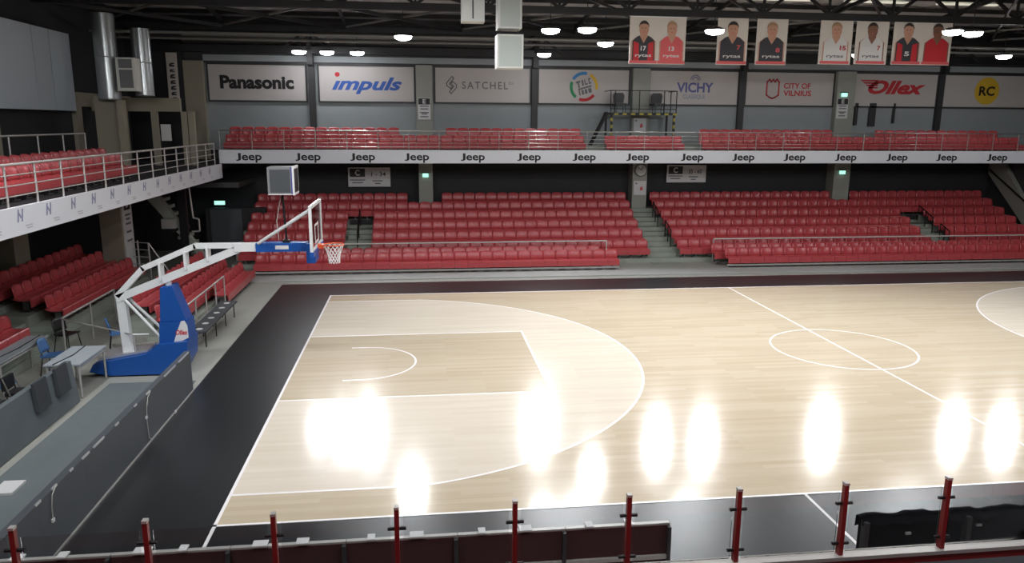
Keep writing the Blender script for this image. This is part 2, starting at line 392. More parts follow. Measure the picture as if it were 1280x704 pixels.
for i, y in enumerate((4.3, 5.49, 6.68, 7.87, 8.99, 10.14, 11.31, 12.5, 13.65, 14.77, 15.93, 17.1, 18.3, 19.5)):
    q = MB(); c = (-4.84, y, 3.90)
    poly(q, [(-0.13,-0.12),(-0.07,-0.12),(-0.01,0.13),(-0.07,0.13)], c, '+x', 0.004)
    poly(q, [(0.03,-0.12),(0.09,-0.12),(0.15,0.13),(0.09,0.13)], c, '+x', 0.004)
    poly(q, [(-0.06,0.04),(0.02,-0.06),(0.05,-0.02),(-0.03,0.08)], c, '+x', 0.005)
    q.build('printed_mark', 'print_mauve', lf)
    q = MB(); c2 = (-4.84, y+0.32, 3.70)
    for k in range(2): poly(q, [(-0.15+0.05*k, -0.03-0.05*k), (0.13, -0.03-0.05*k), (0.13, -0.005-0.05*k), (-0.15+0.05*k, -0.005-0.05*k)], c2, '+x', 0.004)
    q.build('printed_mark', 'print_faint', lf)
# near side terrace edge below the camera
m = box(-12, 42, -18, -4.06, -0.02, 1.38); near_terrace = struct(m, 'near_terrace', 'pad_grey')
box(-12, 42, -4.06, -4.0, -0.02, 1.38).build('red_front', 'post_red', near_terrace)
# right side beyond the last seats
m = MB(); m.box(31.9, 33.2, 21.6, 25.1, -0.02, 4.1); right_wall = struct(m, 'wall_stair', 'wall_upper')
m = MB().prism([(20.3, 0.0), (21.0, 0.0), (25.0, 3.4), (25.0, 4.1), (24.2, 4.1)], 'x', 31.62, 31.85); m.build('stair_side', 'column_grey', right_wall)
MB().tube((31.6, 20.6, 1.3), (31.6, 24.9, 3.6), 0.04, 6).build('handrail', 'black_metal', right_wall)
box(31.5, 33.0, 20.6, 21.5, 3.7, 4.63).build('corner_fascia', 'fascia_white', right_wall)

# ================================================================== SEATS
def seat_meshes():
    """bucket seat facing -y, origin on the tread below its middle"""
    HW = 0.250
    # backrest: curved shell with rounded top corners
    b = MB(); nu, nv = 6, 5; fr = []; bk = []
    for j in range(nv+1):
        v = j/nv
        hw = HW*(1.0 if v < 0.6 else math.sqrt(max(0.05, 1-((v-0.6)/0.62)**2*0.5)))
        for i in range(nu+1):
            u = i/nu*2-1
            y = 0.19+0.08*v-0.055*u*u*(0.6+0.4*v)-0.02*math.sin(PI*v); z = 0.40+0.34*v-0.03*u*u*v
            fr.append(Vector((u*hw, y, z))); bk.append(Vector((u*hw, y+0.028, z+0.004)))
    n1 = nu+1; N = n1*(nv+1); fs = []
    for j in range(nv):
        for i in range(nu):
            a = j*n1+i; fs += [(a, a+1, a+n1+1, a+n1), (a+N, a+N+n1, a+N+n1+1, a+N+1)]
    for i in range(nu): a = nv*n1+i; fs.append((a, a+1, a+1+N, a+N)); fs.append((i, i+N, i+1+N, i+1))
    for j in range(nv):
        a = j*n1; fs.append((a, a+n1, a+n1+N, a+N)); c = a+nu; fs.append((c, c+N, c+n1+N, c+n1))
    b.add(fr+bk, fs, True)
    # pan with a rolled front apron
    p = MB(); prof = [(0.22, 0.42), (0.10, 0.375), (-0.05, 0.37), (-0.17, 0.395), (-0.215, 0.40), (-0.235, 0.375), (-0.235, 0.16), (-0.205, 0.16), (-0.20, 0.35), (-0.05, 0.335), (0.10, 0.34), (0.22, 0.38)]
    p.prism([(y, z) for y, z in prof], 'x', -HW, HW)
    s = MB(); s.box(-0.03, 0.03, -0.06, 0.10, 0.03, 0.34); s.box(-0.14, 0.14, -0.10, 0.14, 0.0, 0.03)
    return b, p, s
sb, sp, ss = seat_meshes()
me_b, me_p, me_s = sb.mesh('backrest', 'seat_red'), sp.mesh('seat_pan', 'seat_red'), ss.mesh('support', 'seat_metal')
seat_all = MB()
for part, idx in ((sb, 0), (sp, 0), (ss, 1)):
    o = len(seat_all.v); seat_all.v += part.v
    for f, sm in zip(part.f, part.sm): seat_all.f.append([i+o for i in f]); seat_all.sm.append(sm); seat_all.mi.append(idx)
stuff = MB(); camp = M_.translation
seats = []          # (visible size weight, x, y, z, rz, label, group)
def row_x(x0, x1, yc, z, desc, group, bias=1.0, skip=()):
    n = max(1, round((x1-x0)/0.512)); p = (x1-x0)/n; k = 0
    for i in range(n):
        x = x0+p*(i+0.5)
        if any(a-0.22 < x < b+0.22 for a, b in skip): continue
        k += 1
        seats.append([bias/(Vector((x, yc, z))-camp).length, x, yc, z, 0.0, 'red seat, %s from left, %s' % (ordn(k), desc), group])
def row_y(y0, y1, xc, z, desc, group, bias=1.0):
    n = max(1, round((y1-y0)/0.512)); p = (y1-y0)/n
    for i in range(n):
        y = y0+p*(i+0.5)
        seats.append([bias/(Vector((xc, y, z))-camp).length, xc, y, z, PI/2, 'red seat, %s from near end, %s' % (ordn(i+1), desc), group])
G1 = 'seats of the far stand'; G2 = 'seats of the left stand'; G3 = 'seats of the left balcony'; G4 = 'seats of the far balcony'
# left stand
row_y(13.75, 17.75, -3.27, 0.0, 'floor level row in the left corner', G2, 3)
row_y(10.3, 18.0, -3.90, 0.09, 'second corner row behind the low rail', G2, 3)
row_y(11.0, 18.0, -4.70, 0.36, 'third corner row behind the basket', G2, 3)
row_y(10.15, 16.3, -6.58, 0.48, 'lowest row under the left balcony', G2, 3)
row_y(10.2, 16.0, -7.38, 0.76, 'middle row under the left balcony', G2, 3)
row_y(10.2, 16.3, -8.14, 0.95, 'topmost row under the left balcony', G2, 3)
row_y(6.8, 8.35, -6.58, 0.48, 'short row beside the left desk', G2, 3)
row_y(4.6, 13.7, -5.62, 4.06, 'front row on the left balcony', G3, 2)
row_y(4.6, 15.0, -6.55, 4.18, 'back row on the left balcony', G3, 2)
# far stand: two floor level rows in front of the rail
yA, yB = 18.93, 19.66
row_x(-3.3, 10.95, yA, 0.02, 'front row of the far left block', G1)
row_x(-3.3, 10.4, yB, 0.08, 'second row of the far left block', G1)
row_x(15.5, 30.4, yA, 0.02, 'front row of the far right block', G1)
row_x(15.2, 30.6, yB, 0.08, 'second row of the far right block', G1)
for x0, x1 in ((-3.3, 10.95), (15.5, 30.4)): box(x0, x1, yA-0.16, yA-0.10, 0.06, 0.13).build('seat_beam', 'rail_grey', terrace)
names = ['first row above the far rail', 'second row above the far rail', 'third row above the far rail', 'fourth row above the far rail', 'fifth row above the far rail', 'top row below the balcony']
for k in range(6):
    yc = RY0+RD*k+0.24; z = RZ0+RR*k
    if k < 4:
        for x0, x1, bl in ((-4.2, -0.1, 'corner block'), (1.0, 12.68, 'left block'), (13.98, 25.78, 'right block'), (26.95, 31.2, 'end block')):
            bias = 0.6 if k == 0 else (1.0 if k == 1 else 0.8)
            row_x(x0, x1, yc, z, names[k]+', '+bl, G1, bias)
    else:
        sk = ((2.95, 3.65), (23.0, 23.85)) if k == 5 else ()
        row_x(-4.2, 12.75, yc, z, names[k]+', left', G1, 0.7, sk); row_x(13.9, 31.15, yc, z, names[k]+', right', G1, 0.7, sk)
# far balcony
for x0, x1 in ((-4.9, 10.2), (11.1, 14.6), (15.4, 31.0)): row_x(x0, x1, 22.33, 4.50, 'front balcony row', G4, 0.5)
for x0, x1 in ((-4.9, 2.2), (4.2, 10.2), (15.7, 22.1), (24.2, 30.5)): row_x(x0, x1, 23.13, 4.79, 'back balcony row', G4, 0.5)
seats.sort(key=lambda s: -s[0])
seat_col = []
for i, (wgt, x, y, z, rz, label, group) in enumerate(seats):
    if i < 300:
        r = bpy.data.objects.new('stadium_seat', None); r.empty_display_size = 0.1; COL.objects.link(r)
        r.location = (x, y, z); r.rotation_euler = (0, 0, rz); tag(r, label, 'seat', group)
        for nm, me in (('backrest', me_b), ('seat_pan', me_p), ('support', me_s)):
            o = bpy.data.objects.new(nm, me); COL.objects.link(o); o.parent = r
    else:
        c, s = math.cos(rz), math.sin(rz); o = len(stuff.v)
        stuff.v += [Vector((x+v.x*c-v.y*s, y+v.x*s+v.y*c, z+v.z)) for v in seat_all.v]
        stuff.f += [[j+o for j in f] for f in seat_all.f]; stuff.sm += seat_all.sm; stuff.mi += seat_all.mi
# two rows of the near stand below the camera (seen only as reflections in the rail glass)
for yc, z in ((-5.1, 1.38), (-5.9, 1.6), (-6.7, 1.85)):
    for i in range(34):
        x = -4+i*0.512; o = len(stuff.v)
        stuff.v += [Vector((x-v.x, yc-v.y, z+v.z)) for v in seat_all.v]
        stuff.f += [[j+o for j in f] for f in seat_all.f]; stuff.sm += seat_all.sm; stuff.mi += seat_all.mi
so = stuff.build('distant_seat_rows', ['seat_red', 'seat_metal'], loc=(0, 0, 0))
tag(so, 'rows of small red plastic seats filling the upper far stand and far balcony', 'seats', kind='stuff')
print('seats', len(seats))

# ================================================================== RAILINGS
def rail_x(name, label, x0, x1, y, z0, h, n_bars, step, m_, r=0.022, posts_to=None):
    t = thing(name, label, 'railing', ((x0+x1)/2, y, z0))
    MB().tube((x0, y, z0+h), (x1, y, z0+h), r*1.2, 8).build('top_rail', m_, t)
    for k in range(n_bars): MB().tube((x0, y, z0+h*(k+1)/(n_bars+1)), (x1, y, z0+h*(k+1)/(n_bars+1)), r*0.6, 6).build('bar', m_, t)
    n = max(1, round((x1-x0)/step))
    for k in range(n+1): x = x0+(x1-x0)*k/n; MB().tube((x, y, z0), (x, y, z0+h), r, 6).build('post', m_, t)
    return t
def rail_y(name, label, y0, y1, x, z0, h, n_bars, step, m_, r=0.022, glass=False):
    t = thing(name, label, 'railing', (x, (y0+y1)/2, z0))
    MB().tube((x, y0, z0+h), (x, y1, z0+h), r*1.2, 8).build('top_rail', m_, t)
    for k in range(n_bars): MB().tube((x, y0, z0+h*(k+1)/(n_bars+1)), (x, y1, z0+h*(k+1)/(n_bars+1)), r*0.6, 6).build('bar', m_, t)
    n = max(1, round((y1-y0)/step))
    for k in range(n+1): y = y0+(y1-y0)*k/n; MB().tube((x, y, z0), (x, y, z0+h), r, 6).build('post', m_, t)
    return t
rail_x('balcony_railing', 'long steel railing with five bars along the far balcony', -4.9, 31.4, 21.56, 4.6, 0.80, 4, 1.24, 'steel', 0.020)
rail_x('floor_railing', 'steel railing behind the front rows of the far left block', -3.4, 10.75, 20.17, 0.0, 0.95, 0, 14.15, 'rail_pale', 0.026)
rail_x('floor_railing', 'steel railing behind the front rows of the far right block', 15.42, 30.8, 20.17, 0.0, 0.97, 0, 15.38, 'rail_pale', 0.026)
rail_y('balcony_railing', 'grey railing with bars along the front of left balcony', 0.5, 20.6, -4.9, 4.08, 0.82, 3, 1.18, 'rail_grey', 0.024)
rail_y('balcony_railing', 'short higher railing behind the left balcony seats', 3.0, 15.2, -7.4, 4.18, 1.17, 1, 1.6, 'rail_grey', 0.022)
rail_y('floor_railing', 'low steel railing behind the bench with white round markers', 9.5, 13.65, -3.12, 0.0, 1.0, 0, 1.04, 'rail_grey', 0.022)
r1 = rail_y('floor_railing', 'steel railing below the left stand behind the white desk', 8.7, 11.95, -5.75, 0.0, 1.0, 0, 1.6, 'rail_grey', 0.024)
t = thing('barrier_bar', 'thin grey barrier bar running from railing to basket base', 'barrier', (-3.58, 7.26, 0))
MB().tube((-5.75, 8.68, 0.98), (-3.58, 7.26, 0.93), 0.016, 6).build('bar', 'rail_grey', t)
MB().tube((-3.58, 7.26, 0), (-3.58, 7.26, 0.94), 0.016, 6).build('post', 'rail_grey', t)
MB().tube((-3.6, 7.25, 0.93), (-3.25, 7.25, 0.93), 0.022, 6).build('end_grip', 'white_paint', t)
# stair handrails in the aisles of the far stand
def stair_rail(x, k0, k1, label):
    t = thing('aisle_handrail', label, 'handrail', (x, RY0+RD*k0, RZ0+RR*k0))
    a = Vector((x, RY0+RD*k0+0.1, RZ0+RR*k0)); b = Vector((x, RY0+RD*k1+0.1, RZ0+RR*k1))
    H = Vector((0, 0, 0.72))
    MB().tube(a+H, b+H, 0.026, 6).build('top_rail', 'black_metal', t); MB().tube(a+H*0.55, b+H*0.55, 0.018, 6).build('mid_rail', 'black_metal', t)
    for q in (a, (a+b)/2, b): MB().tube(q, q+H, 0.022, 6).build('post', 'black_metal', t)
stair_rail(13.85, 1, 2, 'lower black handrail on the middle aisle steps'); stair_rail(13.75, 3, 4, 'upper black handrail on the middle aisle steps')
stair_rail(26.75, 0.6, 1.4, 'lower black handrail on the right aisle steps'); stair_rail(26.7, 2, 3.4, 'upper black handrail on the right aisle steps')
stair_rail(0.42, 1, 3.4, 'black handrail in the middle of the left aisle steps')

# ================================================================== SPONSOR BOARDS
def sponsor(x0, x1, label, z0=6.66, z1=8.17):
    cx = (x0+x1)/2; t = thing('sponsor_board', label, 'sign', (cx, 25.0, z0), group='sponsor boards on the far wall')
    box(x0, x1, 24.98, 25.05, z0, z1).build('panel', 'board_white', t)
    f = MB()
    for a in ((x0-0.07, x1+0.07, 24.95, 25.05, z1, z1+0.07), (x0-0.07, x1+0.07, 24.95, 25.05, z0-0.07, z0), (x0-0.07, x0, 24.95, 25.05, z0, z1), (x1, x1+0.07, 24.95, 25.05, z0, z1)): f.box(*a)
    f.build('frame', 'frame_dark', t)
    return t, cx, (z0+z1)/2
YF = 24.975
t, cx, cz = sponsor(-6.02, -1.9, 'white board reading Panasonic in heavy black letters')
text(MB(), 'Panasonic', (cx-0.02, YF, cz+0.02), 3.15, 0.58, bold=0.045).build('lettering', 'print_black', t)
t, cx, cz = sponsor(-1.3, 2.86, 'white board reading impuls in blue slanted letters with red dot')
text(MB(), '\u0131mpuls', (cx, YF, cz-0.07), 3.1, 0.74, bold=0.035, shear=0.35).build('lettering', 'print_blue', t)
poly(MB(), ell(0, 0, 0.11, 0.10), (cx-1.29, YF, cz+0.40)).build('red_dot', 'print_red', t)
t, cx, cz = sponsor(3.82, 8.12, 'white board reading SATCHEL with an angular knot logo')
text(MB(), 'SATCHEL', (cx+0.10, YF, cz+0.0), 2.1, 0.33, bold=0.01).build('lettering', 'print_grey', t)
text(MB(), 'EU', (cx+1.30, YF, cz+0.11), 0.2, 0.11).build('lettering', 'print_grey', t)
q = MB()
def strip(q, pts, wd, c, face='-y', closed=False):
    P = [Vector((a, 0, b)) for a, b in pts]
    n = len(P)
    for i in range(n if closed else n-1):
        a, b = P[i], P[(i+1) % n]; d = (b-a).normalized(); s_ = Vector((-d.z, 0, d.x))*wd/2; e = d*wd/2
        poly(q, [((a-e+s_).x, (a-e+s_).z), ((a-e-s_).x, (a-e-s_).z), ((b+e-s_).x, (b+e-s_).z), ((b+e+s_).x, (b+e+s_).z)], c, face)
lc = (cx-1.42, YF, cz)
strip(q, [(0.02, 0.38), (-0.22, 0.10), (-0.22, -0.02), (-0.04, -0.16), (0.02, -0.06), (-0.10, 0.05), (0.10, 0.30)], 0.045, lc, closed=True)
strip(q, [(-0.02, -0.38), (0.22, -0.10), (0.22, 0.02), (0.04, 0.16), (-0.02, 0.06), (0.10, -0.05), (-0.10, -0.30)], 0.045, lc, closed=True)
q.build('logo', 'print_grey', t)
t, cx, cz = sponsor(8.55, 12.78, 'white board with a ring of blue yellow red and green arcs')
def arc_band(a0, a1, r0, r1, c, m_, par, n=14):
    q = MB(); pts = [(r1*math.cos(a0+(a1-a0)*i/n), r1*math.sin(a0+(a1-a0)*i/n)) for i in range(n+1)]
    pts2 = [(r0*math.cos(a0+(a1-a0)*i/n), r0*math.sin(a0+(a1-a0)*i/n)) for i in range(n+1)]
    q.add([face_pt('-y', c, u, v) for u, v in pts+pts2], [(i, i+1, n+2+i, n+1+i) for i in range(n)]); return q.build('ring_arc', m_, par)
D = PI/180; lc = (cx-0.01, YF, cz)
for a0, a1, m_ in ((78, 148, 'print_sky'), (160, 232, 'print_green'), (250, 322, 'print_red'), (-12, 62, 'print_yellow')): arc_band(a0*D, a1*D, 0.53, 0.67, lc, m_, t)
q = MB(); ca, sa = math.cos(14*D), math.sin(14*D)
for (u0, u1, v0, v1) in ((-.40,-.14,.24,.33),(-.31,-.22,.0,.24),(-.08,.02,.05,.33),(.08,.14,.05,.33),(.14,.24,.05,.12),(.30,.36,.05,.33),(.36,.44,.05,.12),(.36,.44,.26,.33),(-.33,.42,-.1,-.02),(-.33,-.25,-.36,-.1),(-.18,-.05,-.36,-.14),(.0,.14,-.36,-.14),(.2,.38,-.36,-.14)):
    poly(q, [((u*ca-v*sa)*0.85, (u*sa+v*ca)*0.95) for u, v in ((u0,v0),(u1,v0),(u1,v1),(u0,v1))], lc)
q.build('lettering', 'print_grey', t)
t, cx, cz = sponsor(13.8, 18.08, 'white board reading VICHY in violet letters under an arch')
text(MB(), 'VICHY', (cx+0.05, YF, cz+0.02), 1.78, 0.46, bold=0.03).build('lettering', 'print_violet', t)
text(MB(), 'CLASSIQUE', (cx+0.02, YF, cz-0.41), 1.1, 0.24, bold=0.01).build('lettering', 'print_mauve', t)
for r in (0.24, 0.15): arc_band(0, PI, r-0.035, r, (cx+0.05, YF, cz+0.36), 'print_violet', t)
t, cx, cz = sponsor(18.5, 22.88, 'white board reading CITY OF VILNIUS with red castle crest')
text(MB(), 'CITY OF', (cx+0.36, YF, cz+0.15), 1.35, 0.26, bold=0.025).build('lettering', 'print_red', t)
text(MB(), 'VILNIUS', (cx+0.39, YF, cz-0.19), 1.40, 0.26, bold=0.025).build('lettering', 'print_red', t)
q = MB(); strip(q, [(-.30,.30),(-.30,-.30),(-.12,-.42),(0,-.46),(.12,-.42),(.30,-.30),(.30,.30),(.18,.42),(.10,.30),(0,.42),(-.10,.30),(-.18,.42)], 0.07, (cx-0.86, YF, cz+0.02), closed=True); q.build('crest', 'print_red', t)
t, cx, cz = sponsor(23.92, 28.26, 'white board reading Ollex in red slanted letters with wing')
text(MB(), 'Ollex', (cx+0.08, YF, cz+0.14), 3.0, 0.66, bold=0.045, shear=0.35).build('lettering', 'print_red', t)
q = MB()
for k in range(4): poly(q, [(-1.85+0.13*k, 0.48-0.11*k), (-0.9, 0.48-0.11*k), (-0.95, 0.41-0.11*k), (-1.75+0.13*k, 0.41-0.11*k)], (cx, YF, cz))
q.build('wing', 'print_red', t)
text(MB(), 'lubricants', (cx+0.85, YF, cz-0.38), 1.3, 0.12).build('lettering', 'print_faint', t) if False else None
t, cx, cz = sponsor(28.66, 33.6, 'white board with RC on a yellow disc')
poly(MB(), ell(0, 0, 0.66, 0.66, 28), (30.95, YF, cz+0.02)).build('disc', 'print_yellow', t)
text(MB(), 'RC', (30.95, YF-0.004, cz+0.02), 0.84, 0.46, bold=0.03).build('lettering', 'print_black', t)
# tall narrow banner left
t = thing('vertical_banner', 'narrow white vertical banner with dark lettering near the corner', 'banner', (-7.4, 24.6, 6.45))
box(-7.62, -7.18, 24.6, 24.65, 6.45, 8.6).build('cloth', 'fabric_white', t)
q = MB()
for i, ch in enumerate('BILIETAI'[:0]): pass
for i, hgt in enumerate((.16, .12, .17, .15, .16, .14, .17)): poly(q, [(-.10,-hgt/2),(.11,-hgt/2),(.11,-.02),(-.02,.0),(.11,.04),(.11,hgt/2),(-.04,hgt/2),(-.10,.02)], (-7.4, 24.595, 8.1-i*0.24))
q.build('lettering', 'print_dark', t)

# ================================================================== PLAYER BANNERS
def banner(x0, x1, z0, z1, label, people):
    cx = (x0+x1)/2; t = thing('player_banner', label, 'banner', (cx, 17.0, z0), group='player banners under the roof truss')
    box(x0, x1, 16.99, 17.01, z0, z1).build('cloth', 'fabric_white', t)
    MB().tube((x0-0.03, 17, z1), (x1+0.03, 17, z1), 0.025, 6).build('top_pole', 'aluminium', t)
    for x in (x0+0.05, x1-0.05): MB().tube((x, 17, z1), (x, 17, 9.55), 0.008, 4).build('cord', 'black_metal', t)
    n = len(people); pw = (x1-x0)/n; H = z1-z0
    for i, d in enumerate(people):
        c = (x0+pw*(i+0.5), 16.985, z0); w2 = min(pw, 1.15)/2
        def P(nm, pts, m_, tt): return poly(MB(), [(u*w2, v*H) for u, v in pts], c, '-y', tt*3).build(nm, m_, t)
        P('printed_neck', [(-.28,.42),(.28,.42),(.26,.66),(-.26,.66)], d['skin'], 0.0015)
        P('printed_arms', [(-.88,.08),(.88,.08),(.86,.48),(.55,.56),(-.55,.56),(-.86,.48)], d['skin'], 0.001)
        P('printed_jersey', [(-.80,.06),(.80,.06),(.78,.49),(.50,.57),(.30,.60),(.0,.44),(-.30,.60),(-.50,.57),(-.78,.49)], d['jersey'], 0.002)
        if 'panel' in d:
            P('printed_jersey', [(-.72,.06),(-.30,.06),(-.34,.44),(-.70,.48)], d['panel'], 0.003); P('printed_jersey', [(.72,.06),(.30,.06),(.34,.44),(.70,.48)], d['panel'], 0.003)
        hd = ell(0, .735, .34, .155, 22); P('printed_face', hd, d['skin'], 0.003)
        P('printed_hair', [(.35,.77)]+[(0.36*math.cos(a), .785+.13*math.sin(a)) for a in [PI*k/12 for k in range(13)]]+[(-.35,.77),(-.27,.83),(0,.85),(.27,.83)], d['hair'], 0.004)
        for sx in (-.12, .12): P('printed_eye', ell(sx, .757, .05, .008, 8), 'print_hair', 0.004)
        P('printed_mouth', ell(0, .675, .09, .008, 8), 'print_rose', 0.004); P('printed_nose', [(-.03,.70),(.03,.70),(.015,.75),(-.015,.75)], d['skin'], 0.0045)
        if d.get('num'):
            u, v = d.get('npos', (0, .33)); text(MB(), d['num'], (c[0]+u*w2, c[1], c[2]+v*H), d.get('nw', 0.20), H*0.10, bold=0.03, t=0.015).build('printed_number', d['nc'], t)
        if d.get('word'): text(MB(), d['word'], (c[0], c[1], c[2]+.17*H), w2*1.15, H*0.075, bold=0.02, t=0.015).build('printed_word', d['wc'], t)
        P('printed_strip', [(-w2*.98/w2,.015),(.98,.015),(.98,.075),(-.98,.075)], d.get('strip', 'print_rose'), 0.005)
S, SD = 'print_skin', 'print_skin_dark'
banner(10.55, 12.62, 7.86, 9.49, 'wide banner of two players in red and black, numbers 17 and 13', [dict(skin=S, hair='print_hair', jersey='print_dark', panel='print_red', num='17', nc='sign_white', word='rytas', wc='sign_white'), dict(skin=S, hair='print_fair', jersey='print_rose', num='13', nc='sign_white', word='rytas', wc='sign_white')])
banner(13.80, 14.95, 7.88, 9.53, 'single banner of dark-haired player in black shirt number 7', [dict(skin=S, hair='print_hair', jersey='print_dark', num='7', nc='print_rose', npos=(.42, .37), nw=.14, word='rytas', wc='sign_white')])
banner(15.28, 16.46, 7.90, 9.53, 'single banner of fair-haired player in navy shirt', [dict(skin=S, hair='print_fair', jersey='print_dark', num='8', nc='print_rose', npos=(.42, .32), nw=.16, word='rytas', wc='sign_white')])
banner(17.72, 18.98, 7.95, 9.58, 'white-shirt player banner with number fifteen, next to the gap', [dict(skin=S, hair='print_fair', jersey='sign_white', num='15', nc='print_red', npos=(.5, .36), nw=.24, word='rytas', wc='print_grey')])
banner(19.12, 20.40, 7.97, 9.60, 'white-shirt player banner just left of the last wide banner', [dict(skin=SD, hair='print_hair', jersey='sign_white', num='7', nc='print_red', npos=(.5, .36), nw=.13, word='rytas', wc='print_grey')])
banner(20.60, 22.95, 7.98, 9.62, 'wide banner of player number 5 beside a man in red', [dict(skin=S, hair='print_hair', jersey='print_dark', panel='print_red', num='5', nc='sign_white', npos=(0, .24)), dict(skin=SD, hair='print_hair', jersey='print_red')])

# ================================================================== LAMPS
LAMPS = [(2.56, 17.0, 'high-bay lamp glowing alone above the slanted blue lettering'), (8.31, 13.8, 'brightest high-bay lamp right of the hanging speakers'), (-1.9, 23.5, 'leftmost lamp of the three above the blue lettering'),
         (-0.75, 23.5, 'middle lamp of the three above the blue lettering'), (0.5, 23.5, 'right lamp of the three above the blue lettering'), (8.42, 22.8, 'distant lamp beside the lower hanging speaker'),
         (7.22, 14.2, 'flat-looking lamp just right of the upper speaker'), (9.9, 17.9, 'lamp left of the first wide player banner'), (12.33, 13.5, 'lamp at the left edge of the number 7 banner'),
         (13.5, 20.6, 'lamp hidden behind the black shirt banners'), (15.6, 20.4, 'lamp behind the gap of the black shirt banners'), (21.4, 20.5, 'lamp behind the rightmost wide banner'),
         (19.63, 12.4, 'left lamp of the pair right of the last banner'), (20.53, 12.7, 'right lamp of the pair right of the last banner'), (27.6, 20.0, 'lamp above the board with the yellow disc'), (29.6, 19.4, 'lamp near the top right corner of the view')]
GAIN = {-1.9: 0.15, -0.75: 0.4, 0.5: 0.9, 8.42: 1.5, 21.4: 1.2, 27.6: 0.65, 29.6: 0.65, 12.33: 1.6, 2.56: 1.4, 8.31: 1.4, 19.63: 1.2, 20.53: 1.2}    # brighter and dimmer lamp units
near = [(x, y) for x in (-1, 5, 11, 17, 23, 29) for y in (0.5, -5.5)]+[(x, 4.5) for x in (-4.2, 2, 9, 16, 23)]+[(-4.2, -1.0)]  # the two leftmost lamps are added to brighten the left stand
def lamp(x, y, label, group, tilt, power, spread):
    z = 8.6; t = thing('high_bay_lamp', label, 'lamp', (x, y, z), group=group)
    MB().tube((x, y, z+0.05), (x, y, z+0.14), 0.31, 16, r2=0.20).build('housing', 'black_metal', t)
    d = MB(); n = 16; ring = [(0.30, 0.05), (0.27, -0.03), (0.16, -0.075)]
    vs = [(x+r*math.cos(2*PI*i/n), y+r*math.sin(2*PI*i/n), z+h) for r, h in ring for i in range(n)]+[(x, y, z-0.07)]
    fs = [(a*n+i, a*n+(i+1) % n, (a+1)*n+(i+1) % n, (a+1)*n+i) for a in range(2) for i in range(n)]+[(2*n+i, 2*n+(i+1) % n, 3*n) for i in range(n)]
    d.add(vs, fs, True).build('lens', 'lamp_lens', t)
    MB().tube((x, y, z+0.14), (x, y, min(9.6, roof_z(y)-0.1)), 0.012, 6).build('hanger', 'black_metal', t)
    L = bpy.data.lights.new('lamp_light', 'AREA'); L.shape = 'DISK'; L.size = 0.5; L.energy = power; L.color = (0.97, 0.98, 1.0); L.spread = math.radians(spread)
    lo = bpy.data.objects.new('lamp_light', L); COL.objects.link(lo); lo.parent = t; lo.location = (0, 0, -0.10); aim = Vector((-(x-11)*0.020 if tilt < 0 else 0.0, math.sin(tilt), -math.cos(tilt))); lo.rotation_euler = aim.to_track_quat('-Z', 'Y').to_euler()
for x, y, lab in LAMPS: lamp(x, y, lab, 'high-bay lamps in view', math.radians(-52 if y > 19 else -42), LAMP_W*GAIN.get(x, 1.0), 74 if y > 19 else 128)
for x, y in near: lamp(x, y, 'unseen high-bay lamp over the near side of the hall', 'high-bay lamps over the near side', math.radians(34), LAMP_W*1.12, 132)

# ================================================================== BASKET
BY = 7.5
t = thing('basketball_hoop', 'portable basketball hoop with white arm and blue padded base', 'basketball hoop', (-3.2, BY, 0))
# base: blue padded hull, low tail and tall prow
m = MB()
for y in (0,):
    m.prism([(-4.55, 0.12), (-4.1, 0.02), (-2.55, 0.02), (-2.40, 0.30), (-2.36, 0.78), (-3.02, 0.72), (-3.3, 0.50), (-4.45, 0.30)], 'y', BY-0.45, BY+0.45)
m.build('base_pad', 'pad_blue', t)
MB().prism([(-4.40, 0.32), (-3.32, 0.505), (-3.32, 0.55), (-4.42, 0.40)], 'y', BY-0.25, BY+0.42).build('base_tray', 'aluminium', t)
m = MB().prism([(-3.02, 0.72), (-2.36, 0.78), (-2.38, 1.22), (-2.98, 1.20)], 'y', BY-0.30, BY+0.30); m.build('lower_tower_pad', 'pad_blue', t)
m = MB().prism([(-2.98, 1.21), (-2.40, 1.23), (-2.66, 2.05), (-2.92, 2.02)], 'y', BY-0.24, BY+0.24); m.build('upper_tower_pad', 'pad_blue', t)
m = MB().prism([(-2.72, 0.66), (-2.36, 0.84), (-2.365, 1.12), (-2.42, 1.245), (-2.50, 1.235), (-2.60, 1.0)], 'y', BY-0.308, BY-0.298); shield = m.build('white_shield', 'sign_white', t)
text(MB(), 'Ollex', (-2.50, BY-0.311, 0.97), 0.27, 0.12, bold=0.03, shear=0.3).build('lettering', 'print_red', shield)
MB().bar((-3.82, BY, 0.42), (-3.86, BY, 1.80), 0.20, 0.16).build('rear_post', 'white_paint', t)
for s in (-0.2, 0.2): MB().tube((-3.75, BY+s*0.5, 1.72), (-3.02, BY+s, 0.85), 0.035, 8).build('diagonal_brace', 'white_paint', t)
MB().tube((-2.80, BY, 2.0), (-2.80, BY, 2.12), 0.07, 10).build('pivot', 'white_paint', t)
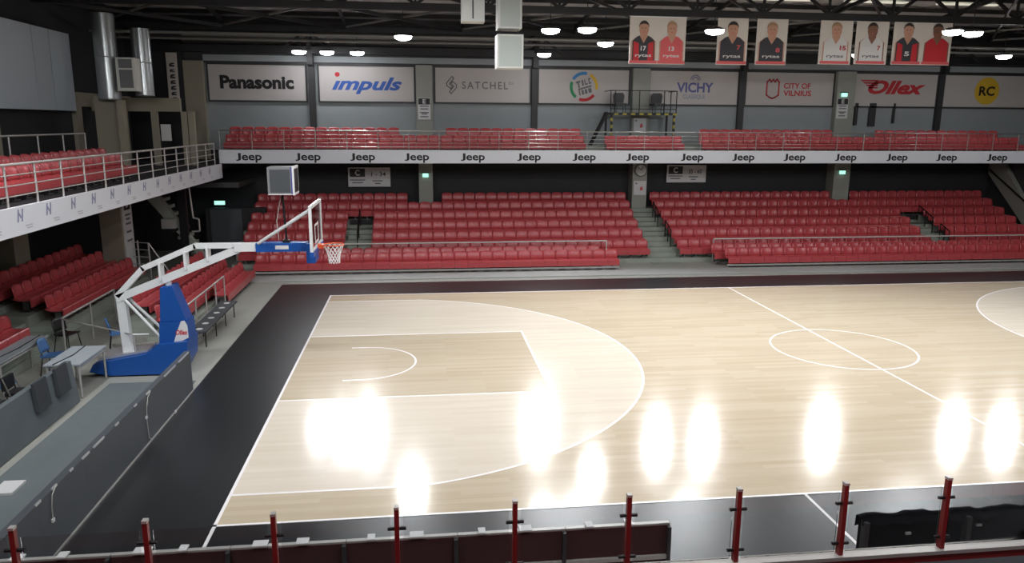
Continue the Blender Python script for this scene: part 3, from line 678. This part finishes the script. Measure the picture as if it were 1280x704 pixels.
# main arm: one deep truss plate with windows
for s in (-0.07, 0.07):
    y = BY+s
    MB().bar((-3.95, y, 1.74), (-1.15, y, 2.87), 0.05, 0.17).build('lower_chord', 'white_paint', t)
    m = MB(); m.bar((-3.93, y, 1.80), (-3.30, y, 2.46), 0.05, 0.12); m.bar((-3.34, y, 2.43), (-2.12, y, 2.95), 0.05, 0.12); m.bar((-2.16, y, 2.94), (-1.1, y, 2.94), 0.05, 0.11); m.build('upper_chord', 'white_paint', t)
    for x, z0, z1 in ((-2.93, 2.15, 2.58), (-2.36, 2.40, 2.82), (-1.86, 2.60, 2.92)): MB().bar((x, y, z0), (x, y, z1), 0.05, 0.12).build('web', 'white_paint', t)
m = MB()
for x, z in ((-3.6, 1.87), (-2.7, 2.25), (-1.9, 2.58)): m.bar((x, BY-0.09, z), (x, BY+0.09, z), 0.06, 0.06)
m.build('cross_member', 'white_paint', t)
box(-1.25, -0.72, BY-0.12, BY+0.12, 2.81, 2.99).build('arm_beam', 'white_paint', t)
pad = box(-0.76, 0.46, BY-0.16, BY+0.16, 2.80, 3.0).build('arm_pad', 'pad_blue', t)
box(-0.32, -0.02, BY-0.166, BY-0.16, 2.86, 2.95).build('label_patch', 'sign_white', pad)
text(MB(), 'Ollex', (-0.17, BY-0.259, 2.905), 0.24, 0.05, bold=0.02, shear=0.3).build('lettering', 'print_blue', pad) if False else None
box(0.40, 0.60, BY-0.32, BY+0.32, 2.55, 3.0).build('head_pad', 'pad_blue', t)
bb = MB(); X0 = 0.60
for a in ((6.6, 8.4, 3.86, 3.93), (6.6, 8.4, 2.86, 2.95), (6.6, 6.69, 2.95, 3.86), (8.31, 8.4, 2.95, 3.86)): bb.box(X0-0.03, X0+0.03, a[0], a[1], a[2], a[3])
fr = bb.build('backboard_frame', 'white_paint', t)
box(X0-0.012, X0+0.012, 6.67, 8.33, 2.93, 3.88).build('backboard_glass', 'board_glass', t)
m = MB()
for a in ((7.2, 7.8, 3.40, 3.45), (7.2, 7.8, 3.0, 3.05), (7.2, 7.25, 3.05, 3.40), (7.75, 7.8, 3.05, 3.40)): m.box(X0+0.013, X0+0.017, *a)
m.build('target_square', 'line_white', t)
box(X0-0.04, X0+0.045, 6.58, 8.42, 2.78, 2.90).build('bottom_pad', 'pad_blue', t)
for s in (-0.75, 0.75): MB().tube((-0.70, BY+s*0.2, 3.0), (X0-0.05, BY+s, 3.80), 0.035, 8).build('board_strut', 'white_paint', t)
RX, RZ = 0.99, 2.93
m = MB().torus((RX, BY, RZ), 0.235, 0.014, 28, 6); m.box(X0+0.02, X0+0.16, BY-0.10, BY+0.10, RZ-0.08, RZ+0.02)
m.bar((X0+0.1, BY-0.08, RZ-0.03), (RX-0.2, BY-0.13, RZ), 0.02, 0.04); m.bar((X0+0.1, BY+0.08, RZ-0.03), (RX-0.2, BY+0.13, RZ), 0.02, 0.04); rim = m.build('rim', 'rim_orange', t)
m = MB(); n = 12; lv = 6
def netp(i, j, off):
    f = j/lv; r = 0.23*(1-f)+0.125*f-0.03*math.sin(PI*f); a = 2*PI*(i+off)/n
    return (RX+r*math.cos(a), BY+r*math.sin(a), RZ-0.02-0.42*f)
for i in range(n):
    for j in range(lv):
        m.tube(netp(i, j, (j % 2)*0.5), netp(i, j+1, ((j+1) % 2)*0.5), 0.007, 4, caps=False)
        m.tube(netp(i, j, (j % 2)*0.5), netp(i-1 if j % 2 == 0 else i+1, j+1, ((j+1) % 2)*0.5), 0.007, 4, caps=False)
m.build('net', 'net_white', rim)
# shot clock on the arm
sc = thing('shot_clock', 'grey box shot clock on a black pole above the arm', 'shot clock', (-0.08, BY, 3.0))
MB().tube((-0.08, BY, 3.0), (-0.12, BY, 4.13), 0.025, 8).build('pole', 'black_metal', sc)
MB().box(-0.16, 0.0, BY-0.08, BY+0.08, 3.0, 3.06).build('pole_foot', 'black_metal', sc)
MB().path([(-0.25, BY-0.02, 3.05), (-0.28, BY, 3.5), (-0.15, BY, 4.12)], 0.01).build('cable', 'rail_grey', sc)
h = box(-0.38, 0.17, BY-0.30, BY+0.30, 4.13, 4.75).build('housing', 'clock_grey', sc)
box(0.17, 0.21, BY-0.33, BY+0.33, 4.12, 4.77).build('face_frame', 'sign_white', sc); box(0.21, 0.215, BY-0.27, BY+0.27, 4.18, 4.71).build('face', 'black_plastic', sc)
box(-0.33, 0.12, BY-0.304, BY-0.30, 4.18, 4.70).build('rear_panel', 'pad_grey', h); box(0.135, 0.172, BY-0.303, BY-0.295, 4.13, 4.75).build('edge_strip', 'print_navy', h)
box(-0.38, 0.17, BY-0.305, BY-0.295, 4.13, 4.15).build('bottom_edge', 'sign_white', h)

# ================================================================== LED BOARDS
t = thing('perimeter_board', 'long dark grey perimeter board behind the left baseline', 'board', (-2.0, 2.0, 0))
for k in range(6):
    y0 = -2.1+k*1.333; p_ = box(-2.08, -1.96, y0, y0+1.332, 0.01, 0.90).build('panel', 'led_grey', t)
m = MB()
m.box(-1.962, -1.95, -2.1, 5.9, 0.0, 0.03); m.build('bottom_trim', 'rail_grey', t)
for y0, y1 in ((4.2, 4.9), (5.1, 5.8), (3.2, 3.4), (2.6, 2.72), (1.75, 1.9), (0.9, 1.3), (0.5, 0.75), (0.1, 0.2), (-0.45, -0.3), (-0.9, -0.75)): box(-1.975, -1.955, y0, y1, 0.885, 0.915).build('clip', 'aluminium', t)
pts = [(-1.945, 3.35, 0.90), (-1.94, 3.20, 0.86), (-1.94, 3.10, 0.70), (-1.94, 3.05, 0.45), (-1.94, 3.08, 0.12), (-1.94, 3.2, 0.03)]
MB().path(pts, 0.007).build('cable', 'rail_grey', t)
MB().path([(-1.945, -0.35, 0.92), (-1.94, -0.5, 0.85), (-1.94, -0.55, 0.7), (-1.94, -0.55, 0.5)], 0.007).build('cable', 'rail_grey', t)
for y, z in ((3.05, 0.52), (-0.55, 0.5), (4.6, 0.02)): box(-1.955, -1.93, y-0.03, y+0.03, z-0.02, z+0.03).build('connector', 'sign_white', t)
t = thing('perimeter_board', 'perimeter board along the near sideline, back coloured with red glass reflection', 'board', (2.05, -2.15, 0))
for k in range(6):
    x0 = -1.9+k*1.325; box(x0+0.004, x0+1.32, -2.18, -2.10, 0.02, 0.86).build('panel', 'led_back', t)
    box(x0+0.004, x0+1.32, -2.17, -2.11, 0.86, 0.885).build('top_trim', 'rail_grey', t)
    box(x0+1.28, x0+1.325, -2.24, -2.18, 0.0, 0.86).build('frame_post', 'frame_dark', t)
    box(x0+0.004, x0+1.28, -2.22, -2.18, 0.42, 0.47).build('frame_bar', 'rail_grey', t)
    for q in (0.25, 0.75): box(x0+q, x0+q+random.uniform(.08, .25), -2.205, -2.075, 0.895, 0.915).build('clip', 'sign_white', t)
# grey barrier with pads
t = thing('grey_barrier', 'low grey cloth-covered barrier at the left edge', 'barrier', (-4.3, 3.0, 0))
MB().prism([(-4.12, 0.0), (-4.22, 0.88), (-4.34, 0.88), (-4.6, 0.0)], 'y', -1.0, 5.5).build('cover', 'panel_grey', t)
for k, y in enumerate((4.0, 4.85)):
    o = MB().prism([(-4.07, 0.42), (-4.13, 0.98), (-4.18, 0.98), (-4.16, 0.42)], 'y', y-0.24, y+0.24).build('hung_pad', 'pad_grey')
    tag(o, ['dark grey pad hung on the barrier, nearer the camera', 'dark grey pad hung on the barrier, nearer the white desk'][k], 'pad', 'pads on the grey barrier')
for k, y in enumerate((2.9, 3.35, 3.8, 4.5)):
    c = thing('folded_chair', 'folded black chair, %s from the frame edge, lying behind the grey barrier' % ordn(k+1), 'chair', (-4.75, y, 0.0), group='folded chairs behind the barrier')
    MB().box(-4.95, -4.62, y-0.18, y+0.18, 0.55, 0.62).build('seat', 'black_plastic', c)
    for s in (-0.2, 0.2): MB().tube((-4.65, y+s, 0.0), (-4.95, y+s, 0.92), 0.014, 6).build('frame_tube', 'steel', c)
    MB().box(-4.99, -4.93, y-0.19, y+0.19, 0.66, 0.92).build('backrest', 'black_plastic', c)

# ================================================================== DESKS, CHAIRS, BENCH
def desk(x0, x1, y0, y1, label):
    t = thing('desk', label, 'desk', ((x0+x1)/2, (y0+y1)/2, 0), group='desks at the left end')
    box(x0, x1, y0, y1, 0.72, 0.75).build('top', 'desk_grey', t)
    for x in (x0+0.05, x1-0.05):
        for y in (y0+0.06, y1-0.06): MB().tube((x, y, 0), (x, y, 0.72), 0.025, 8).build('leg', 'rail_grey', t)
    m = MB(); m.bar((x0+0.05, y0+0.06, 0.66), (x0+0.05, y1-0.06, 0.66), 0.03, 0.05); m.bar((x1-0.05, y0+0.06, 0.66), (x1-0.05, y1-0.06, 0.66), 0.03, 0.05); m.build('apron', 'rail_grey', t)
    m = MB(); m.path([(x0+0.2, y0, 0.756), (x0+0.32, (y0+y1)/2, 0.758), (x0+0.28, y1, 0.756)], 0.012); m.build('cable', 'black_metal', t)
    return t
desk(-4.85, -4.12, 5.65, 7.05, 'grey-white desk beside the basket base')
desk(-6.27, -5.8, 5.9, 8.05, 'grey-white desk cut by the left frame edge')
def chair(x, y, rz, shell, label, grp):
    t = thing('chair', label, 'chair', (x, y, 0), rz, grp)
    m = MB(); m.prism([(-0.21, 0.44), (0.16, 0.42), (0.21, 0.45), (0.21, 0.48), (0.16, 0.45), (-0.21, 0.47)], 'x', -0.21, 0.21); m.build('seat', shell, t)
    m = MB(); vs = []
    for j in range(5):
        v = j/4
        for i in range(6):
            u = i/5*2-1; hw = 0.21*(1-0.15*max(0, v-0.6)/0.4); vs.append((u*hw, 0.20+0.08*v-0.04*u*u, 0.52+0.32*v-0.03*u*u*v))
    N = len(vs); vs2 = [(a, b+0.02, c) for a, b, c in vs]; fs = []
    for j in range(4):
        for i in range(5): a = j*6+i; fs += [(a, a+1, a+7, a+6), (a+N, a+N+6, a+N+7, a+N+1)]
    for i in range(5): fs += [(i, i+N, i+1+N, i+1), (24+i, 25+i, 25+i+N, 24+i+N)]
    for j in range(4): a = j*6; fs += [(a, a+6, a+6+N, a+N), (a+5, a+5+N, a+11+N, a+11)]
    m.add(vs+vs2, fs, True); m.build('backrest', shell, t)
    for sx in (-1, 1):
        MB().tube((sx*0.17, -0.17, 0.44), (sx*0.21, -0.22, 0), 0.013, 6).build('leg', 'black_metal', t); MB().tube((sx*0.17, 0.17, 0.44), (sx*0.21, 0.24, 0), 0.013, 6).build('leg', 'black_metal', t)
        MB().tube((sx*0.15, 0.17, 0.44), (sx*0.15, 0.23, 0.62), 0.012, 6).build('back_support', 'black_metal', t)
    return t
chair(-5.45, 7.45, PI/2, 'chair_blue', 'blue plastic chair behind the desk beside the basket base', 'chairs at the left end')
chair(-4.7, 9.3, PI*0.62, 'chair_blue', 'blue plastic chair behind the white basket post', 'chairs at the left end')
chair(-5.55, 5.35, PI/2, 'chair_blue', 'blue plastic chair at the left frame edge', 'chairs at the left end')
chair(-5.95, 9.3, PI*0.4, 'black_plastic', 'black chair standing in front of the left stand rail', 'chairs at the left end')
chair(-4.3, 6.35, PI/2, 'chair_blue', 'blue plastic chair pushed under the desk by the basket', 'chairs at the left end') if False else None
t = thing('long_bench', 'long low grey bench with six white round markers', 'bench', (-2.72, 10.8, 0))
box(-2.96, -2.50, 9.05, 12.55, 0.42, 0.46).build('plank', 'pad_grey', t)
for k in range(6): y = 9.35+k*0.58; MB().tube((-2.73, y, 0.46), (-2.73, y, 0.468), 0.085, 14).build('seat_marker', 'sign_white', t)
for k in range(4):
    y = 9.25+k*1.03
    for x in (-2.9, -2.56): MB().tube((x, y, 0), (x, y, 0.42), 0.016, 6).build('leg', 'black_metal', t)
o = box(-3.75, -3.42, 1.3, 1.75, -0.008, 0.03).build('white_box_lid', 'sign_white'); tag(o, 'small white flat lid on the grey floor at left edge', 'lid')

# ================================================================== SCORERS TABLE
t = thing('black_barrier', 'black barrier with lumpy cloth over its top by the near sideline', 'barrier', (10.4, -2.2, 0))
box(8.62, 12.6, -2.16, -2.10, 0.02, 0.80).build('front_panel', 'black_cloth', t)
m = MB(); n = 30; vs = []
for i in range(n+1):
    x = 8.60+4.0*i/n; hh = 0.815+0.022*(math.sin(i*1.3)+0.7*math.sin(i*2.7+1)) if 0 < i < n else 0.80
    vs += [(x, -2.05, 0.62+0.03*math.sin(i*1.9)), (x, -2.06, hh-0.02), (x, -2.13, hh), (x, -2.20, hh-0.02), (x, -2.21, 0.70+0.03*math.sin(i*2.3))]
fs = [(i*5+j, (i+1)*5+j, (i+1)*5+j+1, i*5+j+1) for i in range(n) for j in range(4)]
m.add(vs, fs, True); ob = m.build('cloth', 'black_cloth', t)
for x in (8.62, 10.05, 11.3, 12.5): box(x, x+0.06, -2.26, -2.16, 0.02, 0.76).build('frame_upright', 'frame_dark', t)
box(8.62, 12.56, -2.62, -2.26, 0.02, 0.10).build('foot_shelf', 'black_plastic', t)
for x, z in ((9.25, 0.52), (10.25, 0.58)): box(x, x+0.07, -2.185, -2.16, z, z+0.03).build('latch', 'rail_grey', t)
t = thing('side_table', 'grey tray table with chrome edges below the near rail', 'table', (9.9, -3.3, 0))
box(9.5, 10.25, -3.62, -3.02, 0.72, 0.75).build('top', 'pad_grey', t)
for x in (9.5, 10.25): MB().tube((x, -3.64, 0.76), (x, -3.0, 0.76), 0.02, 8).build('edge', 'steel', t)
for x in (9.53, 10.22):
    for y in (-3.58, -3.06): MB().tube((x, y, 0), (x, y, 0.72), 0.02, 6).build('leg', 'steel', t)
t = thing('equipment_case', 'grey equipment case beside the black table at right edge', 'case', (10.95, -3.1, 0))
MB().box(10.72, 11.3, -3.35, -2.98, 0.0, 0.70).build('body', 'rail_grey', t); MB().box(10.71, 11.31, -3.36, -2.97, 0.70, 0.76).build('lid', 'aluminium', t)

# ================================================================== NEAR GLASS RAIL
t = thing('glass_railing', 'glass railing with red posts in the foreground', 'railing', (3.5, -4.0, 1.4))
box(-4, 14, -4.06, -3.94, 1.38, 1.46).build('red_beam', 'post_red', t); box(-4, 14, -4.07, -3.93, 1.46, 1.50).build('cap', 'rail_grey', t)
xs = [-0.57-1.107*2+1.107*k for k in range(13)]
for x in xs:
    p_ = MB().prism([(-4.035, 1.5), (-3.965, 1.5), (-3.975, 2.26), (-4.025, 2.26)], 'x', x-0.022, x+0.022).build('post', 'post_red', t)
    box(x-0.024, x+0.024, -4.03, -3.97, 2.26, 2.285).build('post_cap', 'rail_grey', p_)
    for s in (-1, 1):
        for z in (1.62, 2.06): MB().tube((x+s*0.02, -4, z), (x+s*0.085, -4, z), 0.018, 8).build('clamp', 'black_metal', p_)
for a, b in zip(xs[:-1], xs[1:]): box(a+0.06, b-0.06, -4.006, -3.994, 1.53, 2.18).build('glass_pane', 'rail_glass', t)

# ================================================================== SPEAKERS UNDER THE ROOF
def speaker(x0, x1, z0, z1, y, label, tilt):
    cx = (x0+x1)/2; t = thing('hanging_speaker', label, 'speaker', (cx, y, z0), group='hanging speakers'); hw = (x1-x0)/2
    MB().prism([(cx-hw, z0), (cx+hw, z0), (cx+hw, z1), (cx-hw, z1)], 'y', y, y+0.55).build('cabinet', 'speaker_white', t)
    f = MB()
    for a in ((cx-hw, cx+hw, z1-0.04, z1), (cx-hw, cx+hw, z0, z0+0.04), (cx-hw, cx-hw+0.05, z0+0.04, z1-0.04), (cx+hw-0.05, cx+hw, z0+0.04, z1-0.04)): f.box(a[0], a[1], y-0.03, y, a[2], a[3])
    f.build('front_frame', 'speaker_white', t)
    box(cx-hw+0.05, cx+hw-0.05, y-0.012, y, z0+0.04, z1-0.04).build('grille', 'speaker_grille', t)
    for x in (cx-hw*0.7, cx+hw*0.7): MB().tube((x, y+0.27, z1), (x, y+0.27, 9.55 if z1 > 7.9 else z1+0.12), 0.015, 6).build('hanger', 'black_metal', t)
    return t
speaker(4.92, 5.48, 7.93, 8.75, 8.0, 'upper white speaker of the hanging pair', 0)
speaker(4.90, 5.52, 7.03, 7.80, 8.0, 'lower white speaker of the hanging pair', 0)
t = thing('hanging_speaker', 'white hanging cabinet with a dark centre slot left of the speaker pair', 'speaker', (4.34, 8.3, 8.09), group='hanging speakers')
box(4.08, 4.62, 8.2, 8.6, 8.09, 8.8).build('cabinet', 'speaker_white', t); box(4.33, 4.36, 8.19, 8.2, 8.16, 8.8).build('slot', 'frame_dark', t)
MB().tube((4.35, 8.4, 8.8), (4.35, 8.4, 9.55), 0.02, 6).build('hanger', 'black_metal', t)

# ================================================================== SIGNS
def sign_block(x0, x1, z0, z1, y, letter, label, words):
    t = thing('block_sign', label, 'sign', ((x0+x1)/2, y, z0)); box(x0, x1, y-0.02, y, z0, z1).build('plate', 'sign_white', t)
    a = x0+0.08; b = x0+(x1-x0)*0.40
    box(a, b, y-0.024, y-0.02, z1-0.42, z1-0.05).build('black_field', 'sign_black', t)
    text(MB(), letter, ((a+b)/2, y-0.026, z1-0.235), 0.22, 0.26, bold=0.03).build('lettering', 'sign_white', t)
    text(MB(), words, (x0+(x1-x0)*0.72, y-0.022, z1-0.30), 0.66, 0.20, bold=0.02).build('lettering', 'print_dark', t)
    q = MB()
    for u0, u1, v in ((a, b, z0+0.28), (a+0.1, b-0.1, z0+0.16), (x0+1.1, x0+1.55, z0+0.24), (x0+1.2, x0+1.45, z0+0.12)): poly(q, [(u0, v), (u1, v), (u1, v+0.05), (u0, v+0.05)], (0, y-0.022, 0))
    q.build('small_print', 'print_grey', t)
sign_block(-0.2, 1.7, 2.85, 3.72, 24.95, 'C', 'white sign with letter C and 1-34 on the black wall', '1 - 34')
sign_block(14.8, 16.75, 3.0, 3.82, 24.95, 'C', 'white sign with letter C and 35-60 on the black wall', '35 - 60')
def col_sign(x, z0, y, letter, label, face='-y'):
    t = thing('column_sign', label, 'sign', (x, y, z0)) if face == '-y' else thing('column_sign', label, 'sign', (x, y, z0))
    def bx(u0, u1, v0, v1, d0, d1, nm, m_):
        if face == '-y': return box(x+u0, x+u1, y-d1, y-d0, z0+v0, z0+v1).build(nm, m_, t)
        return box(x+d0, x+d1, y+u0, y+u1, z0+v0, z0+v1).build(nm, m_, t)
    bx(-0.28, 0.28, 0, 0.95, 0, 0.02, 'plate', 'sign_white'); bx(-0.26, 0.26, 0.66, 0.93, 0.02, 0.024, 'black_field', 'sign_black')
    text(MB(), letter, (x, y, z0+0.795), 0.14, 0.19, face=face, bold=0.03, t=0.027).build('lettering', 'sign_white', t)
    q = MB()
    for v, hw in ((0.56, .2), (0.44, .18), (0.28, .2), (0.22, .12), (0.1, .18)): poly(q, [(-hw, v), (hw, v), (hw, v+0.05), (-hw, v+0.05)], (x, y, z0), face, 0.022)
    q.build('small_print', 'print_grey', t)
col_sign(3.3, 5.88, 24.71, 'E', 'tall white sign with letter E on the left upper column')
col_sign(23.28, 6.06, 24.71, 'E', 'tall white sign with letter E on the right upper column')
t = thing('column_sign', 'tall white sign with letter B on the left pillar', 'sign', (-6.9, 16.65, 1.0))
box(-6.92, -6.89, 16.25, 17.05, 0.7, 3.3).build('plate', 'sign_white', t); box(-6.89, -6.885, 16.38, 16.92, 2.78, 3.2).build('black_field', 'sign_black', t)
text(MB(), 'B', (-6.885, 16.65, 2.99), 0.2, 0.26, face='+x', bold=0.03, t=0.004).build('lettering', 'sign_white', t)
q = MB()
for v, hw in ((2.58, .24), (2.44, .18), (2.28, .24), (2.0, .22), (1.7, .24)): poly(q, [(-hw, v), (hw, v), (hw, v+0.07), (-hw, v+0.07)], (-6.885, 16.65, 0), '+x', 0.003)
q.build('small_print', 'print_grey', t)
def notice(x, z0, y, label, h=0.66):
    t = thing('notice', label, 'notice', (x, y, z0)); box(x-0.3, x+0.3, y-0.015, y, z0, z0+h).build('sheet', 'sign_white', t)
    poly(MB(), [(0.02, .2), (.16, .24), (.1, .42), (.0, .34)], (x, y-0.018, z0)).build('print', 'print_rose', t); poly(MB(), ell(-.18, .54, .05, .04, 8), (x, y-0.018, z0)).build('print', 'print_grey', t)
notice(13.33, 2.46, 24.38, 'white notice below the round clock on the column'); notice(13.3, 5.36, 24.70, 'white notice under the small viewing platform')
t = thing('wall_clock', 'round white wall clock on the column under the balcony', 'clock', (13.35, 24.36, 3.3))
MB().tube((13.35, 24.39, 3.62), (13.35, 24.33, 3.62), 0.29, 24).build('face', 'sign_white', t); MB().torus((13.35, 24.33, 3.62), 0.28, 0.025, 24, 6, 'y').build('rim', 'clock_grey', t)
for dx, dz in ((0.08, 0.15), (-0.12, 0.13)): MB().bar((13.35, 24.325, 3.62), (13.35+dx, 24.325, 3.62+dz), 0.02, 0.02).build('hand', 'print_black', t)
def exit_lamp(x, y, z, label, w_=0.26):
    t = thing('exit_light', label, 'light', (x, y, z)); box(x-w_/2, x+w_/2, y-0.10, y, z, z+0.17).build('lens', 'exit_glow', t); box(x-w_/2-0.04, x+w_/2+0.04, y-0.09, y, z+0.17, z+0.21).build('housing', 'black_metal', t)
exit_lamp(3.3, 24.4, 3.32, 'green-white exit light on the column under left balcony'); exit_lamp(23.4, 24.4, 3.42, 'green-white exit light on the right lower column')
exit_lamp(23.3, 24.70, 7.08, 'green exit light above the right letter E sign'); exit_lamp(-5.55, 23.5, 2.22, 'green exit light glowing in the dark left corner', 0.42)
MB_ = box(-5.75, -5.3, 23.5, 23.58, 2.18, 2.20)

# ================================================================== VIEWING PLATFORM
t = thing('viewing_platform', 'small raised platform with railings and yellow-black striped legs', 'platform', (13.1, 23.9, 4.79))
box(11.55, 14.65, 23.5, 24.7, 6.16, 6.24).build('deck', 'black_metal', t)
for i in range(16):
    x = 11.55+3.1*i/16; box(x, x+3.1/16, 23.46, 23.5, 6.13, 6.22).build('hazard_band', 'hazard_yellow' if i % 2 else 'black_metal', t)
for x in (11.65, 14.55):
    for k in range(9): z = 4.79+k*0.152; box(x-0.045, x+0.045, 23.5, 23.59, z, z+0.152).build('leg_band', 'hazard_yellow' if k % 2 else 'black_metal', t)
    box(x-0.04, x+0.04, 24.55, 24.63, 4.79, 6.16).build('rear_leg', 'black_metal', t)
for x in (11.58, 11.78, 12.9, 14.05, 14.35, 14.62): MB().tube((x, 23.5, 6.24), (x, 23.5, 7.2), 0.022, 6).build('rail_post', 'black_metal', t)
for z in (6.4, 7.2): MB().tube((11.58, 23.5, z), (14.62, 23.5, z), 0.02, 6).build('rail', 'black_metal', t)
for x in (11.58, 14.62): MB().tube((x, 23.5, 7.2), (x, 24.7, 7.2), 0.02, 6).build('rail', 'black_metal', t)
for s in (0, 0.3): MB().bar((11.45, 23.5+s, 6.25), (10.55, 23.3+s, 4.55), 0.05, 0.10).build('ladder_side', 'black_metal', t)
for k in range(6): f = (k+0.5)/6; MB().bar((11.45-0.9*f, 23.5, 6.2-1.65*f), (11.45-0.9*f, 23.8, 6.2-1.65*f), 0.08, 0.03).build('ladder_step', 'black_metal', t)
for x, lab in ((12.15, 'black padded chair on the platform left of the column'), (13.95, 'black padded chair on the platform right of the column')):
    c = thing('padded_chair', lab, 'chair', (x, 24.1, 6.24)); box(x-0.24, x+0.24, 23.8, 24.3, 6.55, 6.66).build('seat', 'black_plastic', c)
    MB().prism([(x-0.22, 6.68), (x+0.22, 6.68), (x+0.26, 7.0), (x+0.2, 7.13), (x-0.2, 7.13), (x-0.26, 7.0)], 'y', 24.28, 24.38).build('backrest', 'black_plastic', c)
    for sx in (-.2, .2):
        for y in (23.85, 24.25): MB().tube((x+sx, y, 6.24), (x+sx, y, 6.56), 0.015, 6).build('leg', 'black_metal', c)

# ================================================================== LEFT UPPER CORNER
t = thing('white_wall_panels', 'three large white panels high on the left wall', 'panels', (-9.0, 14, 6.1))
for y0, y1 in ((9.0, 15.95), (16.0, 17.1), (17.15, 18.65)): box(-9.06, -8.98, y0, y1, 6.08, 8.68).build('panel', 'panel_white', t)
def duct(x, y, z0, z1, r, label):
    t = thing('air_duct', label, 'duct', (x, y, z0)); MB().tube((x, y, z0), (x, y, z1), r, 20).build('pipe', 'galvanised', t)
    for z in (z0+0.02, (z0+z1)/2): MB().torus((x, y, z), r, 0.02, 20, 4).build('seam', 'galvanised', t)
duct(-7.55, 17.95, 6.45, 9.3, 0.36, 'thick round silver duct left of the air conditioner'); duct(-6.6, 18.6, 6.6, 8.9, 0.31, 'thinner round silver duct right of the air conditioner')
box(-7.35, -7.15, 17.9, 18.2, 4.06, 6.45).build('slim_column', 'wall_beige', left_terrace)
box(-8.2, -7.5, 18.2, 18.6, 4.06, 6.6).build('slim_column', 'wall_beige', left_terrace)
box(-9.2, -6.0, 20.5, 20.7, 6.1, 6.6).build('lintel_beam', 'wall_beige', left_terrace)
for x in (-7.1, -6.0, -5.75): box(x, x+0.22, 20.5, 20.7, 4.06, 6.1).build('door_post', 'wall_beige', left_terrace)
box(-6.75, -6.35, 20.46, 20.5, 5.0, 5.6).build('notice_sheet', 'sign_white', left_terrace) if False else None
n_ = thing('notice', 'white paper notice on the dark upper left door', 'notice', (-7.05, 20.4, 4.9)); box(-6.75, -6.38, 20.42, 20.44, 5.0, 5.62).build('sheet', 'sign_white', n_)
ac = thing('air_conditioner', 'white air conditioner unit fixed between two silver ducts', 'air conditioner', (-6.85, 17.8, 6.75))
box(-7.15, -6.55, 17.6, 18.2, 6.75, 7.85).build('body', 'speaker_white', ac)
for z0, z1 in ((6.85, 7.45), (7.5, 7.8)): box(-7.05, -6.62, 17.585, 17.6, z0, z1).build('grille', 'clock_grey', ac)
# stair and pipes in the dark corner under the balcony
t = thing('corner_stair', 'grey concrete stair rising in the dark left corner', 'stair', (-6.4, 19.4, 0))
MB().prism([(-5.45, 0.9), (-5.3, 0.6), (-5.0, 0.6), (-7.15, 3.85), (-7.75, 3.85)], 'y', 19.0, 19.3).build('stringer', 'column_grey', t)
for k in range(12): f = k/11; MB().box(-5.5-1.75*f-0.15, -5.5-1.75*f+0.15, 19.3, 20.4, 0.5+3.1*f, 0.62+3.1*f).build('step', 'step_concrete', t)
t = thing('stair_handrail', 'grey handrail beside the pillar with letter B', 'handrail', (-6.2, 16.8, 0))
for x, h in ((-6.7, 1.55), (-6.35, 1.45)): MB().tube((x, 16.8, 0.3), (x, 16.8, h+0.15), 0.03, 6).build('post', 'rail_grey', t)
for z in (0.9, 1.15, 1.4, 1.65): MB().tube((-7.0, 16.8, z), (-6.35, 16.8, z-0.05), 0.015, 6).build('bar', 'rail_grey', t)
MB().tube((-6.35, 16.8, 1.6), (-5.75, 16.8, 0.6), 0.025, 6).build('sloping_rail', 'rail_grey', t)
t = thing('service_pipe', 'grey service pipe with square bend below the left balcony', 'pipe', (-5.45, 19.0, 1.6))
MB().path([(-5.5, 19.0, 3.5), (-5.42, 19.0, 2.2), (-5.22, 19.0, 2.15), (-5.22, 19.0, 1.7), (-5.5, 19.0, 1.68)], 0.035, 6).build('pipe_run', 'rail_grey', t)
box(-5.9, -5.62, 18.9, 19.1, 0.0, 3.86).build('black_post', 'black_metal', left_terrace)
o = thing('junction_box', 'grey junction box on the dark post under the balcony', 'box', (-6.2, 18.7, 1.85)); box(-6.45, -5.98, 18.6, 18.9, 1.85, 2.2).build('body', 'rail_grey', o); box(-6.47, -5.96, 18.58, 18.9, 1.75, 1.85).build('tray', 'black_metal', o)
box(-6.1, -3.6, 23.2, 23.5, 0.0, 2.1).build('dark_door_wall', 'wall_black', wall_far); box(-5.9, -4.6, 23.16, 23.2, 0.1, 2.05).build('door_leaf', 'led_grey', wall_far)
box(-7.3, -4.3, 21.7, 25.0, 3.1, 3.3).build('corner_soffit', 'wall_upper', wall_far)
bpy.context.view_layer.update()
